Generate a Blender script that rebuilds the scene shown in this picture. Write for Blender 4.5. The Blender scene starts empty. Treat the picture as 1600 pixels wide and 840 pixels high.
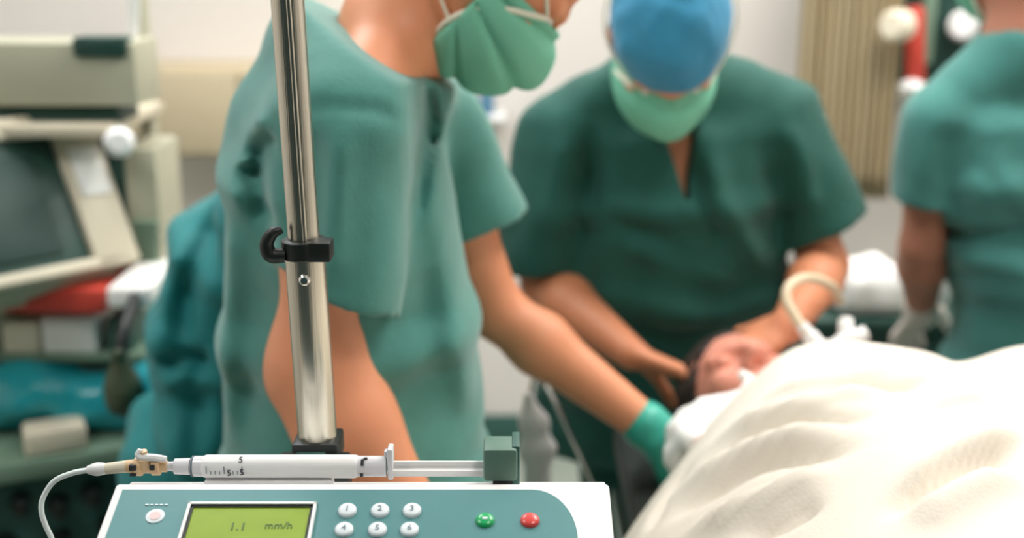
import bpy, bmesh, math, random
import numpy as np
from mathutils import Vector, Matrix
random.seed(3)
SC = bpy.context.scene
COL = SC.collection

# ------------------------------------------------------------------ camera, world, lights, exposure
CAM_Z, PITCH, FPX = 1.60, 15.0, 1900.0
cd = bpy.data.cameras.new('camera'); cam = bpy.data.objects.new('camera', cd); COL.objects.link(cam)
cam.location = (0, 0, CAM_Z); cam.rotation_euler = (math.radians(90 - PITCH), 0, 0)
cd.sensor_width = 36; cd.sensor_fit = 'HORIZONTAL'; cd.lens = 36 * FPX / 1600; cd.clip_start = .05
cd.dof.use_dof = True; cd.dof.focus_distance = 0.97; cd.dof.aperture_fstop = 2.8
SC.camera = cam

W = bpy.data.worlds.new('world'); SC.world = W; W.use_nodes = True
bg = W.node_tree.nodes['Background']; bg.inputs[0].default_value = (.62, .95, .90, 1); bg.inputs[1].default_value = .04

SC.view_settings.view_transform = 'Standard'; SC.view_settings.look = 'None'
SC.view_settings.gamma = 1; SC.view_settings.use_curve_mapping = False
SC.view_settings.exposure = 0.45

CEIL = 2.9
LAMPS = [  # x, y, size, watts, colour
    (0.85, 1.80, 0.7, 15, (1, .97, .92)),
    (0.75, 0.30, 0.45, 8, (1, .98, .95)),
    (-0.85, 2.35, 0.8, 16, (.88, .95, 1)),
    (0.55, 3.00, 0.8, 13, (1, .97, .94)),
    (1.75, 2.4, 0.9, 13, (.97, .98, 1)),
    (-1.40, 0.75, 0.6, 11, (.95, .98, 1)),  # fill lamp, added to brighten the machine and carton fronts
]
for i, (x, y, s, w, c) in enumerate(LAMPS):
    ld = bpy.data.lights.new('ceiling_lamp', 'AREA'); ld.shape = 'SQUARE'; ld.size = s; ld.energy = w; ld.color = c
    lo = bpy.data.objects.new('ceiling_lamp', ld); COL.objects.link(lo); lo.location = (x, y, CEIL - .06)

# ------------------------------------------------------------------ helpers
def V(*a): return np.array(a, float)
def nrm(v): v = np.asarray(v, float); return v / np.linalg.norm(v)
_p = math.radians(PITCH)
FW = V(0, math.cos(_p), -math.sin(_p)); UP = V(0, math.sin(_p), math.cos(_p))
def ray(px, py): return V((px - 800) / FPX, 0, 0) + UP * (-(py - 420) / FPX) + FW
def at(px, py, Y):
    d = ray(px, py); return V(0, 0, CAM_Z) + d * (Y / d[1])

def lin(c):
    return tuple(((v / 255) / 12.92 if v / 255 <= .04045 else ((v / 255 + .055) / 1.055) ** 2.4) for v in c) + (1,)

def mat(name, rgb, rough=.5, metal=0, bump=0, bscale=200, vary=0, vscale=8, sheen=0, sss=0, emit=None, estr=0, stretch=None, trans=0, coat=0):
    m = bpy.data.materials.new(name); m.use_nodes = True
    nt = m.node_tree; b = nt.nodes['Principled BSDF']
    c = lin(rgb)
    b.inputs['Base Color'].default_value = c; b.inputs['Roughness'].default_value = rough; b.inputs['Metallic'].default_value = metal
    if sheen: b.inputs['Sheen Weight'].default_value = sheen; b.inputs['Sheen Roughness'].default_value = .5
    if sss:
        b.inputs['Subsurface Weight'].default_value = sss; b.inputs['Subsurface Radius'].default_value = (.012, .005, .003); b.inputs['Subsurface Scale'].default_value = 1
    if emit: b.inputs['Emission Color'].default_value = lin(emit); b.inputs['Emission Strength'].default_value = estr
    if trans: b.inputs['Transmission Weight'].default_value = trans
    if coat: b.inputs['Coat Weight'].default_value = coat
    tc = nt.nodes.new('ShaderNodeTexCoord'); src = tc.outputs['Object']
    if stretch:
        mp = nt.nodes.new('ShaderNodeMapping'); mp.inputs['Scale'].default_value = stretch
        nt.links.new(src, mp.inputs[0]); src = mp.outputs[0]
    if vary:
        n = nt.nodes.new('ShaderNodeTexNoise'); n.inputs['Scale'].default_value = vscale; n.inputs['Detail'].default_value = 4
        nt.links.new(src, n.inputs['Vector'])
        mx = nt.nodes.new('ShaderNodeMix'); mx.data_type = 'RGBA'
        mx.inputs[6].default_value = tuple(v * (1 - vary) for v in c[:3]) + (1,)
        mx.inputs[7].default_value = tuple(min(1, v * (1 + vary)) for v in c[:3]) + (1,)
        nt.links.new(n.outputs['Fac'], mx.inputs[0]); nt.links.new(mx.outputs[2], b.inputs['Base Color'])
    if bump:
        n = nt.nodes.new('ShaderNodeTexNoise'); n.inputs['Scale'].default_value = bscale; n.inputs['Detail'].default_value = 2
        nt.links.new(src, n.inputs['Vector'])
        bp = nt.nodes.new('ShaderNodeBump'); bp.inputs['Strength'].default_value = bump; bp.inputs['Distance'].default_value = .002
        nt.links.new(n.outputs['Fac'], bp.inputs['Height']); nt.links.new(bp.outputs[0], b.inputs['Normal'])
    return m

M = dict(
    scrub=mat('scrub_cloth', (70, 136, 126), .85, bump=.35, bscale=420, vary=.10, vscale=60, sheen=.35),
    scrub_shaded=mat('scrub_cloth_shaded', (20, 84, 74), .85, bump=.35, bscale=420, vary=.10, vscale=60, sheen=.12),  # scrub cloth with the dimmer light on its wearer put into the colour
    scrub_blue=mat('scrub_cloth_bluish', (64, 130, 124), .85, bump=.35, bscale=420, vary=.10, vscale=60, sheen=.25),
    teal=mat('teal_gown_cloth', (14, 124, 126), .7, bump=.25, bscale=300, vary=.10, vscale=30, sheen=.1),
    teal_bag=mat('teal_plastic_wrap', (40, 160, 172), .22, bump=.2, bscale=60, vary=.12, vscale=14),
    cap_blue=mat('blue_cap_cloth', (52, 140, 180), .85, bump=.3, bscale=350, vary=.12, vscale=40, sheen=.2),
    cap_green=mat('green_cap_cloth', (96, 170, 150), .85, bump=.3, bscale=350, vary=.1, vscale=40),
    mask=mat('mask_paper', (118, 192, 164), .8, bump=.15, bscale=300, vary=.06, vscale=50),
    mask_edge=mat('mask_binding', (236, 232, 214), .8, bump=.1),
    skin_warm=mat('skin_warm', (230, 152, 112), .5, bump=.08, bscale=300, vary=.08, vscale=14, sss=.12),
    skin_tan=mat('skin_tan', (218, 142, 104), .5, bump=.08, bscale=300, vary=.08, vscale=14, sss=.12),
    skin_dark=mat('skin_rosy', (190, 128, 104), .5, bump=.08, bscale=300, vary=.08, vscale=14, sss=.12),
    skin_pale=mat('skin_pale', (226, 150, 128), .5, bump=.08, bscale=300, vary=.08, vscale=14, sss=.12),
    hair=mat('dark_hair', (45, 32, 26), .6, bump=.5, bscale=90),
    eye=mat('eye_white', (235, 230, 225), .2), iris=mat('eye_iris', (45, 30, 22), .15),
    glove=mat('teal_glove', (60, 176, 156), .4, bump=.1, bscale=80),
    glove_pale=mat('pale_glove', (228, 214, 206), .45, bump=.1, bscale=80),
    shoe=mat('clog_white', (225, 225, 220), .5, bump=.05),
    wall=mat('wall_paint', (226, 219, 213), .8, bump=.1, bscale=60, vary=.03, vscale=3),
    ceil=mat('ceiling_paint', (232, 230, 226), .9, bump=.1, bscale=60),
    floor=mat('vinyl_floor', (150, 158, 148), .35, bump=.05, bscale=40, vary=.12, vscale=12),
    beige=mat('beige_laminate', (196, 180, 150), .6, bump=.05, bscale=50, vary=.05, vscale=10),
    curtain=mat('beige_curtain_cloth', (196, 180, 148), .9, bump=.3, bscale=260, vary=.08, vscale=30),
    greige=mat('grey_beige_enamel', (176, 174, 152), .5, bump=.05, bscale=80, vary=.05, vscale=9),
    greige2=mat('beige_casing_plastic', (206, 196, 174), .5, bump=.08, bscale=160, vary=.04, vscale=9),
    dkgreen=mat('dark_green_enamel', (30, 66, 58), .45, bump=.05, bscale=80, vary=.1, vscale=9),
    dkpanel=mat('dark_teal_panel', (52, 92, 84), .5, bump=.06, bscale=90, vary=.1, vscale=9),
    counter=mat('grey_green_counter', (120, 146, 126), .45, bump=.05, bscale=80, vary=.08, vscale=9),
    black=mat('black_rubber', (16, 24, 22), .45, bump=.08, bscale=120),
    screen=mat('dark_screen_glass', (14, 52, 46), .5),
    red=mat('red_enamel', (196, 66, 52), .5, bump=.05, bscale=60, vary=.08, vscale=10),
    white=mat('white_plastic', (238, 237, 236), .35, bump=.03, bscale=150),
    cream=mat('cream_card', (226, 216, 194), .7, bump=.06, bscale=80, vary=.04, vscale=9),
    paper=mat('white_card', (244, 242, 238), .7, bump=.05, bscale=80),
    olive=mat('dark_olive_rubber', (58, 70, 46), .5, bump=.15, bscale=60, vary=.15, vscale=10),
    blanket=mat('cream_blanket', (226, 217, 204), .9, bump=.3, bscale=330, vary=.03, vscale=14, sheen=.05, sss=0),
    sheet=mat('white_sheet', (244, 241, 238), .9, bump=.25, bscale=300, sheen=.1),
    steel=mat('brushed_steel', (206, 200, 186), .26, 1, bump=.12, bscale=90, stretch=(8, 8, .15), vary=.1, vscale=60),
    chrome=mat('chrome', (225, 225, 222), .15, 1, bump=.02),
    mattress=mat('black_mattress', (30, 40, 38), .6, bump=.1, bscale=90),
    panel=mat('pump_panel_print', (84, 136, 138), .38, bump=.04, bscale=200, vary=.05, vscale=30),
    lcd=mat('lcd_display', (138, 160, 62), .25, emit=(120, 150, 50), estr=.12, vary=.12, vscale=40),
    lcdtext=mat('lcd_digits', (74, 104, 44), .4),
    grey_clamp=mat('grey_green_plastic', (92, 122, 108), .5, bump=.12, bscale=160, vary=.06, vscale=40),
    button=mat('pump_button_rubber', (222, 230, 234), .4, bump=.05),
    digit=mat('button_print', (96, 112, 124), .6),
    green_btn=mat('green_button', (20, 166, 96), .3, coat=.4), red_btn=mat('red_button', (214, 70, 66), .3, coat=.4),
    syringe=mat('syringe_plastic', (238, 236, 240), .2, trans=.15, bump=.02),
    ink=mat('black_print', (30, 32, 38), .6),
    tan=mat('tan_plastic', (222, 188, 146), .4, bump=.04),
    tube=mat('clear_white_tube', (228, 238, 236), .25, bump=.02, coat=.3),
    beige_tube=mat('beige_breathing_hose', (226, 206, 176), .5, bump=.05),
    pinkish=mat('emblem_print', (226, 196, 196), .5),
    mauve=mat('mauve_tape', (176, 138, 158), .7, bump=.05),
    blue=mat('blue_card', (84, 130, 160), .6, bump=.05, bscale=60), orange=mat('tan_card', (204, 150, 118), .6, bump=.05, bscale=60),
    lampglow=mat('lamp_diffuser', (250, 250, 245), .6, emit=(255, 250, 242), estr=3.0),
)

def empty(name, loc, label, cat, group=None):
    o = bpy.data.objects.new(name, None); COL.objects.link(o); o.location = loc
    o.empty_display_size = .05
    o['label'] = label; o['category'] = cat
    if group: o['group'] = group
    return o
def tag(o, label, cat, group=None):
    o['label'] = label; o['category'] = cat
    if group: o['group'] = group
    return o
def wloc(o):
    v = np.zeros(3)
    while o: v = v + np.array(o.location); o = o.parent
    return v
def link_mesh(name, me, m, parent=None, smooth=True, kind=None):
    """world-space mesh data -> object with its origin at its own centre (base for top-level)"""
    n = len(me.vertices); co = np.empty(n * 3, np.float64); me.vertices.foreach_get('co', co); co = co.reshape(-1, 3)
    lo, hi = co.min(0), co.max(0); c = (lo + hi) / 2
    if parent is None: c[2] = lo[2]
    me.vertices.foreach_set('co', (co - c).ravel())
    for mm in (m if isinstance(m, (list, tuple)) else [m]): me.materials.append(mm)
    if smooth: me.shade_smooth()
    me.update()
    o = bpy.data.objects.new(name, me); COL.objects.link(o)
    if parent is not None:
        o.parent = parent; o.location = c - wloc(parent)
    else: o.location = c
    if kind: o['kind'] = kind
    return o
def from_arrays(name, v, f, m, parent=None, smooth=True, kind=None):
    me = bpy.data.meshes.new(name)
    v = np.ascontiguousarray(v, np.float32)
    if isinstance(f, np.ndarray):
        nf, k = f.shape
        me.vertices.add(len(v)); me.vertices.foreach_set('co', v.ravel())
        me.loops.add(nf * k); me.loops.foreach_set('vertex_index', np.ascontiguousarray(f, np.int32).ravel())
        me.polygons.add(nf); me.polygons.foreach_set('loop_start', np.arange(0, nf * k, k, dtype=np.int32))
        me.update(calc_edges=True); me.validate()
    else: me.from_pydata([tuple(x) for x in v], [], f)
    return link_mesh(name, me, m, parent, smooth, kind)
def from_bm(name, bm, m, parent=None, smooth=False, kind=None, auto=True):
    bmesh.ops.recalc_face_normals(bm, faces=bm.faces)
    me = bpy.data.meshes.new(name); bm.to_mesh(me); bm.free()
    if auto:
        me.shade_smooth(); me.set_sharp_from_angle(angle=math.radians(38)); smooth = False
    return link_mesh(name, me, m, parent, smooth, kind)

def bm_box(bm, c, s, rot=None, bev=0, seg=2):
    mtx = Matrix.Translation(Vector(c)) @ (rot.to_4x4() if rot is not None else Matrix.Identity(4)) @ Matrix.Diagonal((*s, 1))
    r = bmesh.ops.create_cube(bm, size=1, matrix=mtx)
    if bev:
        es = list({e for v in r['verts'] for e in v.link_edges})
        bmesh.ops.bevel(bm, geom=es, offset=bev, segments=seg, affect='EDGES', profile=.5)
def box(name, c, s, m, parent=None, rot=None, bev=.004, kind=None):
    bm = bmesh.new(); bm_box(bm, c, s, rot, bev); return from_bm(name, bm, m, parent, kind=kind)
def RZ(deg): return Matrix.Rotation(math.radians(deg), 3, 'Z')
def fbox(name, x0, y0, x1, y1, Y, depth, m, parent=None, rz=0, bev=.006):
    """box whose front face fills a rectangle seen at distance Y, then depth behind it"""
    a = at(x0, y1, Y); b = at(x1, y0, Y); cx = (at(x0, (y0 + y1) / 2, Y)[0] + at(x1, (y0 + y1) / 2, Y)[0]) / 2
    w = at(x1, (y0 + y1) / 2, Y)[0] - at(x0, (y0 + y1) / 2, Y)[0]
    off = RZ(rz) @ Vector((0, depth / 2, 0))
    return box(name, (cx + off.x, Y + off.y, (a[2] + b[2]) / 2), (w, depth, b[2] - a[2]), m, parent, RZ(rz), bev)

def catmull(pts, n=8, closed=False):
    P = [np.asarray(p, float) for p in pts]; out = []
    N = len(P); rng = N if closed else N - 1
    for i in range(rng):
        p1, p2 = P[i], P[(i + 1) % N]
        p0 = P[i - 1] if (closed or i > 0) else 2 * p1 - p2
        p3 = P[(i + 2) % N] if (closed or i + 2 < N) else 2 * p2 - p1
        for k in range(n):
            t = k / n
            out.append(.5 * ((2 * p1) + (p2 - p0) * t + (2 * p0 - 5 * p1 + 4 * p2 - p3) * t * t + (3 * p1 - p0 - 3 * p2 + p3) * t ** 3))
    if not closed: out.append(P[-1])
    return np.array(out)
def tube_arr(pts, r, seg=12, closed=False):
    pts = np.asarray(pts, float); n = len(pts); r = np.broadcast_to(np.asarray(r, float), (n,))
    V_, F_ = [], []
    tang = np.gradient(pts, axis=0) if not closed else np.roll(pts, -1, 0) - np.roll(pts, 1, 0)
    ref = V(0, 0, 1) if abs(nrm(tang[0])[2]) < .9 else V(1, 0, 0)
    s = nrm(np.cross(tang[0], ref))
    for i in range(n):
        t = nrm(tang[i]); s = nrm(s - t * s.dot(t)); b = np.cross(t, s)
        for k in range(seg):
            a = 2 * math.pi * k / seg; V_.append(pts[i] + r[i] * (s * math.cos(a) + b * math.sin(a)))
    for i in range(n if closed else n - 1):
        j = (i + 1) % n
        for k in range(seg):
            F_.append([i * seg + k, i * seg + (k + 1) % seg, j * seg + (k + 1) % seg, j * seg + k])
    if not closed: F_.append(list(range(seg))[::-1]); F_.append([(n - 1) * seg + k for k in range(seg)])
    return V_, F_
def tube(name, pts, r, m, parent=None, seg=12, n=8, closed=False, smooth_path=True):
    P = catmull(pts, n, closed) if smooth_path else np.asarray(pts, float)
    if smooth_path and np.ndim(r):
        r = catmull([V(x, 0, 0) for x in r], n, closed)[:, 0]
    v, f = tube_arr(P, r, seg, closed)
    bm = bmesh.new(); vs = [bm.verts.new(x) for x in v]
    for q in f: bm.faces.new([vs[i] for i in q])
    return from_bm(name, bm, m, parent)
def lathe_between(name, a, b, prof, m, parent=None, seg=24):
    """prof: list of (t 0..1 along a->b, radius)"""
    a, b = np.asarray(a, float), np.asarray(b, float); d = nrm(b - a); L = np.linalg.norm(b - a)
    ref = V(0, 0, 1) if abs(d[2]) < .9 else V(1, 0, 0); s = nrm(np.cross(d, ref)); u = np.cross(s, d)
    bm = bmesh.new(); rings = []
    for t, r in prof:
        rings.append([bm.verts.new(a + d * L * t + r * (s * math.cos(2 * math.pi * k / seg) + u * math.sin(2 * math.pi * k / seg))) for k in range(seg)])
    for i in range(len(rings) - 1):
        for k in range(seg): bm.faces.new([rings[i][k], rings[i][(k + 1) % seg], rings[i + 1][(k + 1) % seg], rings[i + 1][k]])
    bm.faces.new(rings[0]); bm.faces.new(rings[-1])
    return from_bm(name, bm, m, parent)

# ------------------------------------------------------------------ implicit surfaces (organic shapes): field + surface nets
class Field:
    def __init__(s, lo, hi, h):
        s.lo = np.array(lo, float); s.h = h
        s.n = np.ceil((np.array(hi) - s.lo) / h).astype(int) + 1
        s.f = np.full(s.n, .5, np.float32)
    def sl(s, lo, hi):
        i0 = np.clip(np.floor((np.array(lo) - s.lo) / s.h).astype(int), 0, s.n); i1 = np.clip(np.ceil((np.array(hi) - s.lo) / s.h).astype(int) + 1, 0, s.n)
        S = tuple(slice(a, b) for a, b in zip(i0, i1))
        ax = [(s.lo[k] + s.h * np.arange(i0[k], i1[k])).astype(np.float32) for k in range(3)]
        return S, ax[0][:, None, None], ax[1][None, :, None], ax[2][None, None, :]
    def op(s, prim, k=.015, sub=False, pad=None):
        fn, lo, hi = prim; pad = pad or k + 2.5 * s.h
        S, x, y, z = s.sl(np.array(lo) - pad, np.array(hi) + pad)
        if min(a.stop - a.start for a in S) <= 0: return
        d = fn(x, y, z); a = s.f[S]
        if sub: a, d = -a, d
        hh = np.maximum(k - np.abs(a - d), 0) / k
        r = np.minimum(a, d) - hh * hh * k * .25
        s.f[S] = -r if sub else r
    def add(s, prim, k=.015): s.op(prim, k)
    def cut(s, prim, k=.006): s.op(prim, k, True)
    def folds(s, lines, ymax=None, axes=(0, 2), ymin=None):
        """lines: (world polyline, width, amp>0 ridge / <0 groove), distance measured across `axes`"""
        other = [k for k in range(3) if k not in axes][0] if len(axes) == 2 else None
        for pts, w, amp in lines:
            P = np.array(pts, float)
            lo = s.lo.copy(); hi = s.lo + s.h * (s.n - 1)
            for k in axes: lo[k] = P[:, k].min() - 2.6 * w; hi[k] = P[:, k].max() + 2.6 * w
            if other is not None:
                if ymax is not None: hi[other] = min(hi[other], ymax)
                if ymin is not None: lo[other] = max(lo[other], ymin)
            S, x, y, z = s.sl(lo, hi)
            if min(a.stop - a.start for a in S) <= 0: continue
            c = [x, y, z]; best = None
            for i in range(len(P) - 1):
                d = P[i + 1] - P[i]; L = sum(d[k] ** 2 for k in axes) + 1e-9
                t = np.clip(sum((c[k] - P[i][k]) * d[k] for k in axes) / L, 0, 1)
                q = sum((c[k] - P[i][k] - t * d[k]) ** 2 for k in axes)
                tt = (i + t) / (len(P) - 1)
                if best is None: best, bt = q, tt
                else:
                    m = q < best; best = np.where(m, q, best); bt = np.where(m, tt, bt)
            taper = np.clip(np.minimum(bt, 1 - bt) * 5, .15, 1)
            g = amp * np.exp(-best / (w * w)) * taper
            a = s.f[S]; s.f[S] = a - np.where(np.abs(a) < .07, g, 0).astype(np.float32)
    def noise(s, amp, wl, seed, stretch=(1, 1, 1)):
        rg = np.random.default_rng(seed)
        _, x, y, z = s.sl(s.lo, s.lo + s.h * s.n)
        idx = np.nonzero(np.abs(s.f) < .035)
        p = [s.lo[k] + s.h * idx[k] for k in range(3)]
        t = np.zeros(len(idx[0]))
        for i in range(9):
            kv = nrm(rg.normal(size=3)) * 2 * math.pi / (wl * rg.uniform(.7, 1.8)) / np.array(stretch)
            t += np.sin(sum(kv[j] * p[j] for j in range(3)) + rg.uniform(0, 6.28) + .8 * np.sin(sum(kv[(j + 1) % 3] * p[j] for j in range(3))))
        s.f[idx] += (amp * t / 3).astype(np.float32)
    def mesh(s, name, m, parent=None, smooth=1):
        f = s.f
        f[0], f[-1] = .5, .5; f[:, 0], f[:, -1] = .5, .5; f[:, :, 0], f[:, :, -1] = .5, .5
        ins = f < 0
        c = np.zeros(np.array(f.shape) - 1, np.uint8)
        for i in (0, 1):
            for j in (0, 1):
                for k in (0, 1):
                    c += ins[i:f.shape[0] - 1 + i, j:f.shape[1] - 1 + j, k:f.shape[2] - 1 + k]
        cell = np.argwhere((c > 0) & (c < 8))
        N = len(cell); I = np.full(c.shape, -1, np.int32); I[tuple(cell.T)] = np.arange(N)
        corners = [(i, j, k) for i in (0, 1) for j in (0, 1) for k in (0, 1)]
        val = {q: f[tuple((cell + q).T)] for q in corners}
        acc = np.zeros((N, 3)); cnt = np.zeros(N)
        for q in corners:
            for ax in range(3):
                if q[ax]: continue
                r = list(q); r[ax] = 1; r = tuple(r)
                a, b = val[q], val[r]; mk = (a < 0) != (b < 0)
                t = np.where(mk, a / np.where(mk, a - b, 1), 0)
                p = np.array(q, float)[None].repeat(N, 0); p[:, ax] += t
                acc[mk] += p[mk]; cnt[mk] += 1
        v = s.lo + s.h * (cell + acc / cnt[:, None])
        F = []
        for ax in range(3):
            a = np.take(ins, range(f.shape[ax] - 1), ax); b = np.take(ins, range(1, f.shape[ax]), ax)
            e = np.argwhere(a != b); o1, o2 = [(1, 2), (2, 0), (0, 1)][ax]
            d1 = np.zeros(3, int); d1[o1] = 1; d2 = np.zeros(3, int); d2[o2] = 1
            q = np.stack([I[tuple((e - d1 - d2).T)], I[tuple((e - d2).T)], I[tuple(e.T)], I[tuple((e - d1).T)]], 1)
            fl = b[tuple(e.T)]; q[fl] = q[fl][:, ::-1]; F.append(q)
        F = np.concatenate(F)
        ed = np.concatenate([F[:, [0, 1]], F[:, [1, 2]], F[:, [2, 3]], F[:, [3, 0]]])
        for _ in range(smooth):
            w = np.bincount(ed[:, 0], minlength=N)
            sm = np.stack([np.bincount(ed[:, 0], v[ed[:, 1], k], N) for k in range(3)], 1) / w[:, None]
            v = .45 * v + .55 * sm
        return from_arrays(name, v, F, m, parent)

def rc(a, b, ra, rb):
    a, b = np.asarray(a, float), np.asarray(b, float); d = b - a; L = d.dot(d) + 1e-12; R = max(ra, rb)
    def fn(x, y, z):
        t = np.clip(((x - a[0]) * d[0] + (y - a[1]) * d[1] + (z - a[2]) * d[2]) / L, 0, 1)
        return np.sqrt((x - a[0] - t * d[0]) ** 2 + (y - a[1] - t * d[1]) ** 2 + (z - a[2] - t * d[2]) ** 2) - (ra + t * (rb - ra))
    return fn, np.minimum(a, b) - R, np.maximum(a, b) + R
def ecap(a, b, ra, rb, side, cap=.04):
    """elliptic tapered capsule: ra, rb = (half width along side, half thickness across it)"""
    a, b = np.asarray(a, float), np.asarray(b, float); L = np.linalg.norm(b - a); w = (b - a) / L
    s = np.asarray(side, float); s = nrm(s - w * s.dot(w)); n = np.cross(w, s); R = max(*ra, *rb) + cap
    def fn(x, y, z):
        X, Y_, Z = x - a[0], y - a[1], z - a[2]
        al = X * w[0] + Y_ * w[1] + Z * w[2]; u = X * s[0] + Y_ * s[1] + Z * s[2]; v = X * n[0] + Y_ * n[1] + Z * n[2]
        t = np.clip(al / L, 0, 1); o = al - t * L
        r1 = ra[0] + t * (rb[0] - ra[0]); r2 = ra[1] + t * (rb[1] - ra[1])
        return (np.sqrt((u / r1) ** 2 + (v / r2) ** 2 + (o / cap) ** 2) - 1) * np.minimum(r1, r2)
    return fn, np.minimum(a, b) - R, np.maximum(a, b) + R
def ell(c, r, B=None):
    c = np.asarray(c, float); r = np.asarray(r, float); B = np.eye(3) if B is None else np.array(B, float); R = max(r)
    def fn(x, y, z):
        X = (x - c[0], y - c[1], z - c[2])
        q = [sum(B[i][k] * X[k] for k in range(3)) / r[i] for i in range(3)]
        k0 = np.sqrt(q[0] ** 2 + q[1] ** 2 + q[2] ** 2); k1 = np.sqrt((q[0] / r[0]) ** 2 + (q[1] / r[1]) ** 2 + (q[2] / r[2]) ** 2)
        return k0 * (k0 - 1) / (k1 + 1e-6)
    return fn, c - R, c + R
def rbox(c, half, B=None, r=.01):
    c = np.asarray(c, float); B = np.eye(3) if B is None else np.array(B, float); R = np.linalg.norm(half) + r
    def fn(x, y, z):
        X = (x - c[0], y - c[1], z - c[2])
        q = [np.abs(sum(B[i][k] * X[k] for k in range(3))) - half[i] + r for i in range(3)]
        return np.sqrt(sum(np.maximum(v, 0) ** 2 for v in q)) + np.minimum(np.maximum(np.maximum(q[0], q[1]), q[2]), 0) - r
    return fn, c - R, c + R
def halfspace(p, n, lo, hi):
    p = np.asarray(p, float); n = nrm(n)
    return (lambda x, y, z: -((x - p[0]) * n[0] + (y - p[1]) * n[1] + (z - p[2]) * n[2])), lo, hi   # negative on the +n side
def inter(p, q):
    return (lambda x, y, z: np.maximum(p[0](x, y, z), q[0](x, y, z))), p[1], p[2]
def bounds(pts, pad):
    P = np.array(pts); return P.min(0) - pad, P.max(0) + pad

# ------------------------------------------------------------------ people
def add_head(F, H, f, u, neck=None):
    f, u = nrm(f), nrm(u); s = np.cross(f, u); B = [s, f, u]
    L = lambda a, b, c: H + s * a + f * b + u * c
    F.add(ell(L(0, -.012, .032), (.076, .097, .088), B), .02)
    F.add(ell(L(0, .022, -.042), (.060, .068, .074), B), .03)
    F.add(rc(L(-.012, .076, -.098), L(.012, .076, -.098), .017, .017), .02)
    for q in (-1, 1):
        F.add(rc(L(q * .058, -.005, -.055), L(q * .018, .07, -.098), .018, .016), .02)
        F.add(ell(L(q * .042, .062, -.026), (.022, .022, .02), B), .02)
        F.add(rc(L(q * .012, .084, .022), L(q * .045, .072, .02), .012, .010), .012)
        F.cut(ell(L(q * .032, .096, .002), (.016, .014, .010), B), .012)
        F.add(ell(L(q * .079, -.012, -.012), (.008, .020, .032), B), .006)
    F.add(rc(L(0, .090, .012), L(0, .110, -.028), .008, .013), .010)
    for q in (-1, 1): F.add(rc(L(q * .012, .094, -.030), L(q * .012, .096, -.032), .009, .009), .006)
    F.add(rc(L(-.019, .086, -.060), L(.019, .086, -.060), .0065, .0065), .005)
    F.add(rc(L(-.016, .086, -.072), L(.016, .086, -.072), .007, .007), .005)
    if neck is not None: F.add(rc(neck, L(0, -.025, -.06), .058, .054), .03)
def add_hand(F, w, d, n, curl=(.3, .3, .3, .3), ts=1, k=.005, fat=0.0, tcurl=.3, spread=.08):
    d = nrm(d); n = np.asarray(n, float); n = nrm(n - d * n.dot(d)); l = np.cross(d, n) * ts
    F.add(ecap(w + d * .012, w + d * .076, (.030 + fat, .017 + fat), (.039 + fat, .013 + fat), l, .015), .012)
    for i in range(4):
        off = -.031 + .0207 * i
        p = w + d * .080 + l * off; dd = nrm(d + l * off * spread / .03); ln = (.072, .080, .074, .060)[i]
        a = 0; rr = (.0088, .009, .0086, .0078)[i] + fat
        for sgm, fr in enumerate((.45, .3, .25)):
            a += curl[i]; v = dd * math.cos(a) + n * math.sin(a); q = p + v * ln * fr
            F.add(rc(p, q, rr * (1 - .08 * sgm), rr * (.94 - .1 * sgm)), k if sgm else .008); p = q
    p = w + d * .022 - l * .026 + n * .004
    v = nrm(d * .62 - l * .72 + n * .25); q = p + v * .045; F.add(rc(p, q, .0145 + fat, .0112 + fat), .012)
    v = nrm(d * (.85) - l * .35 + n * (.3 + tcurl)); r = q + v * .034; F.add(rc(q, r, .0108 + fat, .0095 + fat), k)
    r2 = r + nrm(v + n * tcurl * .5) * .024; F.add(rc(r, r2, .0095 + fat, .008 + fat), k)
def add_arm(F, sh, el, wr, g=1.0):
    F.add(rc(sh, (sh + el) / 2, .050 * g, .045 * g), .03); F.add(rc((sh + el) / 2, el, .045 * g, .037 * g), .02)
    m = el + (wr - el) * .28; F.add(rc(el, m, .037 * g, .042 * g), .02); F.add(rc(m, wr, .042 * g, .026 * g), .02)

def sleeve_parts(a, b, ra, rb, side, hem_n, sh, el, depth=.07, inset=.013):
    """(outer shape cut square at the hem, inner hollow) of one sleeve round the arm sh-el"""
    a, b = np.asarray(a, float), np.asarray(b, float); d = nrm(b - a); ext = b + d * .10
    L = np.linalg.norm(b - a); sc_ = (L + .10) / L
    re = tuple(ra[i] + (rb[i] - ra[i]) * sc_ for i in (0, 1))
    prim = ecap(a, ext, ra, re, side, .05); arm = rc(sh, sh + (el - sh) * 1.15, .060, .050)
    hs = halfspace(b, hem_n, None, None)[0]
    lo, hi = np.minimum(prim[1], arm[1]), np.maximum(prim[2], arm[2])
    def outer(x, y, z):
        p, q = prim[0](x, y, z), arm[0](x, y, z); h = np.maximum(.03 - np.abs(p - q), 0) / .03
        return np.maximum(np.minimum(p, q) - h * h * .0075, -hs(x, y, z))
    inn = ecap(b - d * depth, ext, (rb[0] - inset, rb[1] - inset), (re[0] - inset, re[1] - inset), side, .03)
    off = halfspace(b + nrm(hem_n) * .008, hem_n, None, None)[0]
    hollow = (lambda x, y, z: np.maximum(inn[0](x, y, z), -off(x, y, z)), inn[1], inn[2])
    return (outer, lo, hi), hollow

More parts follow.
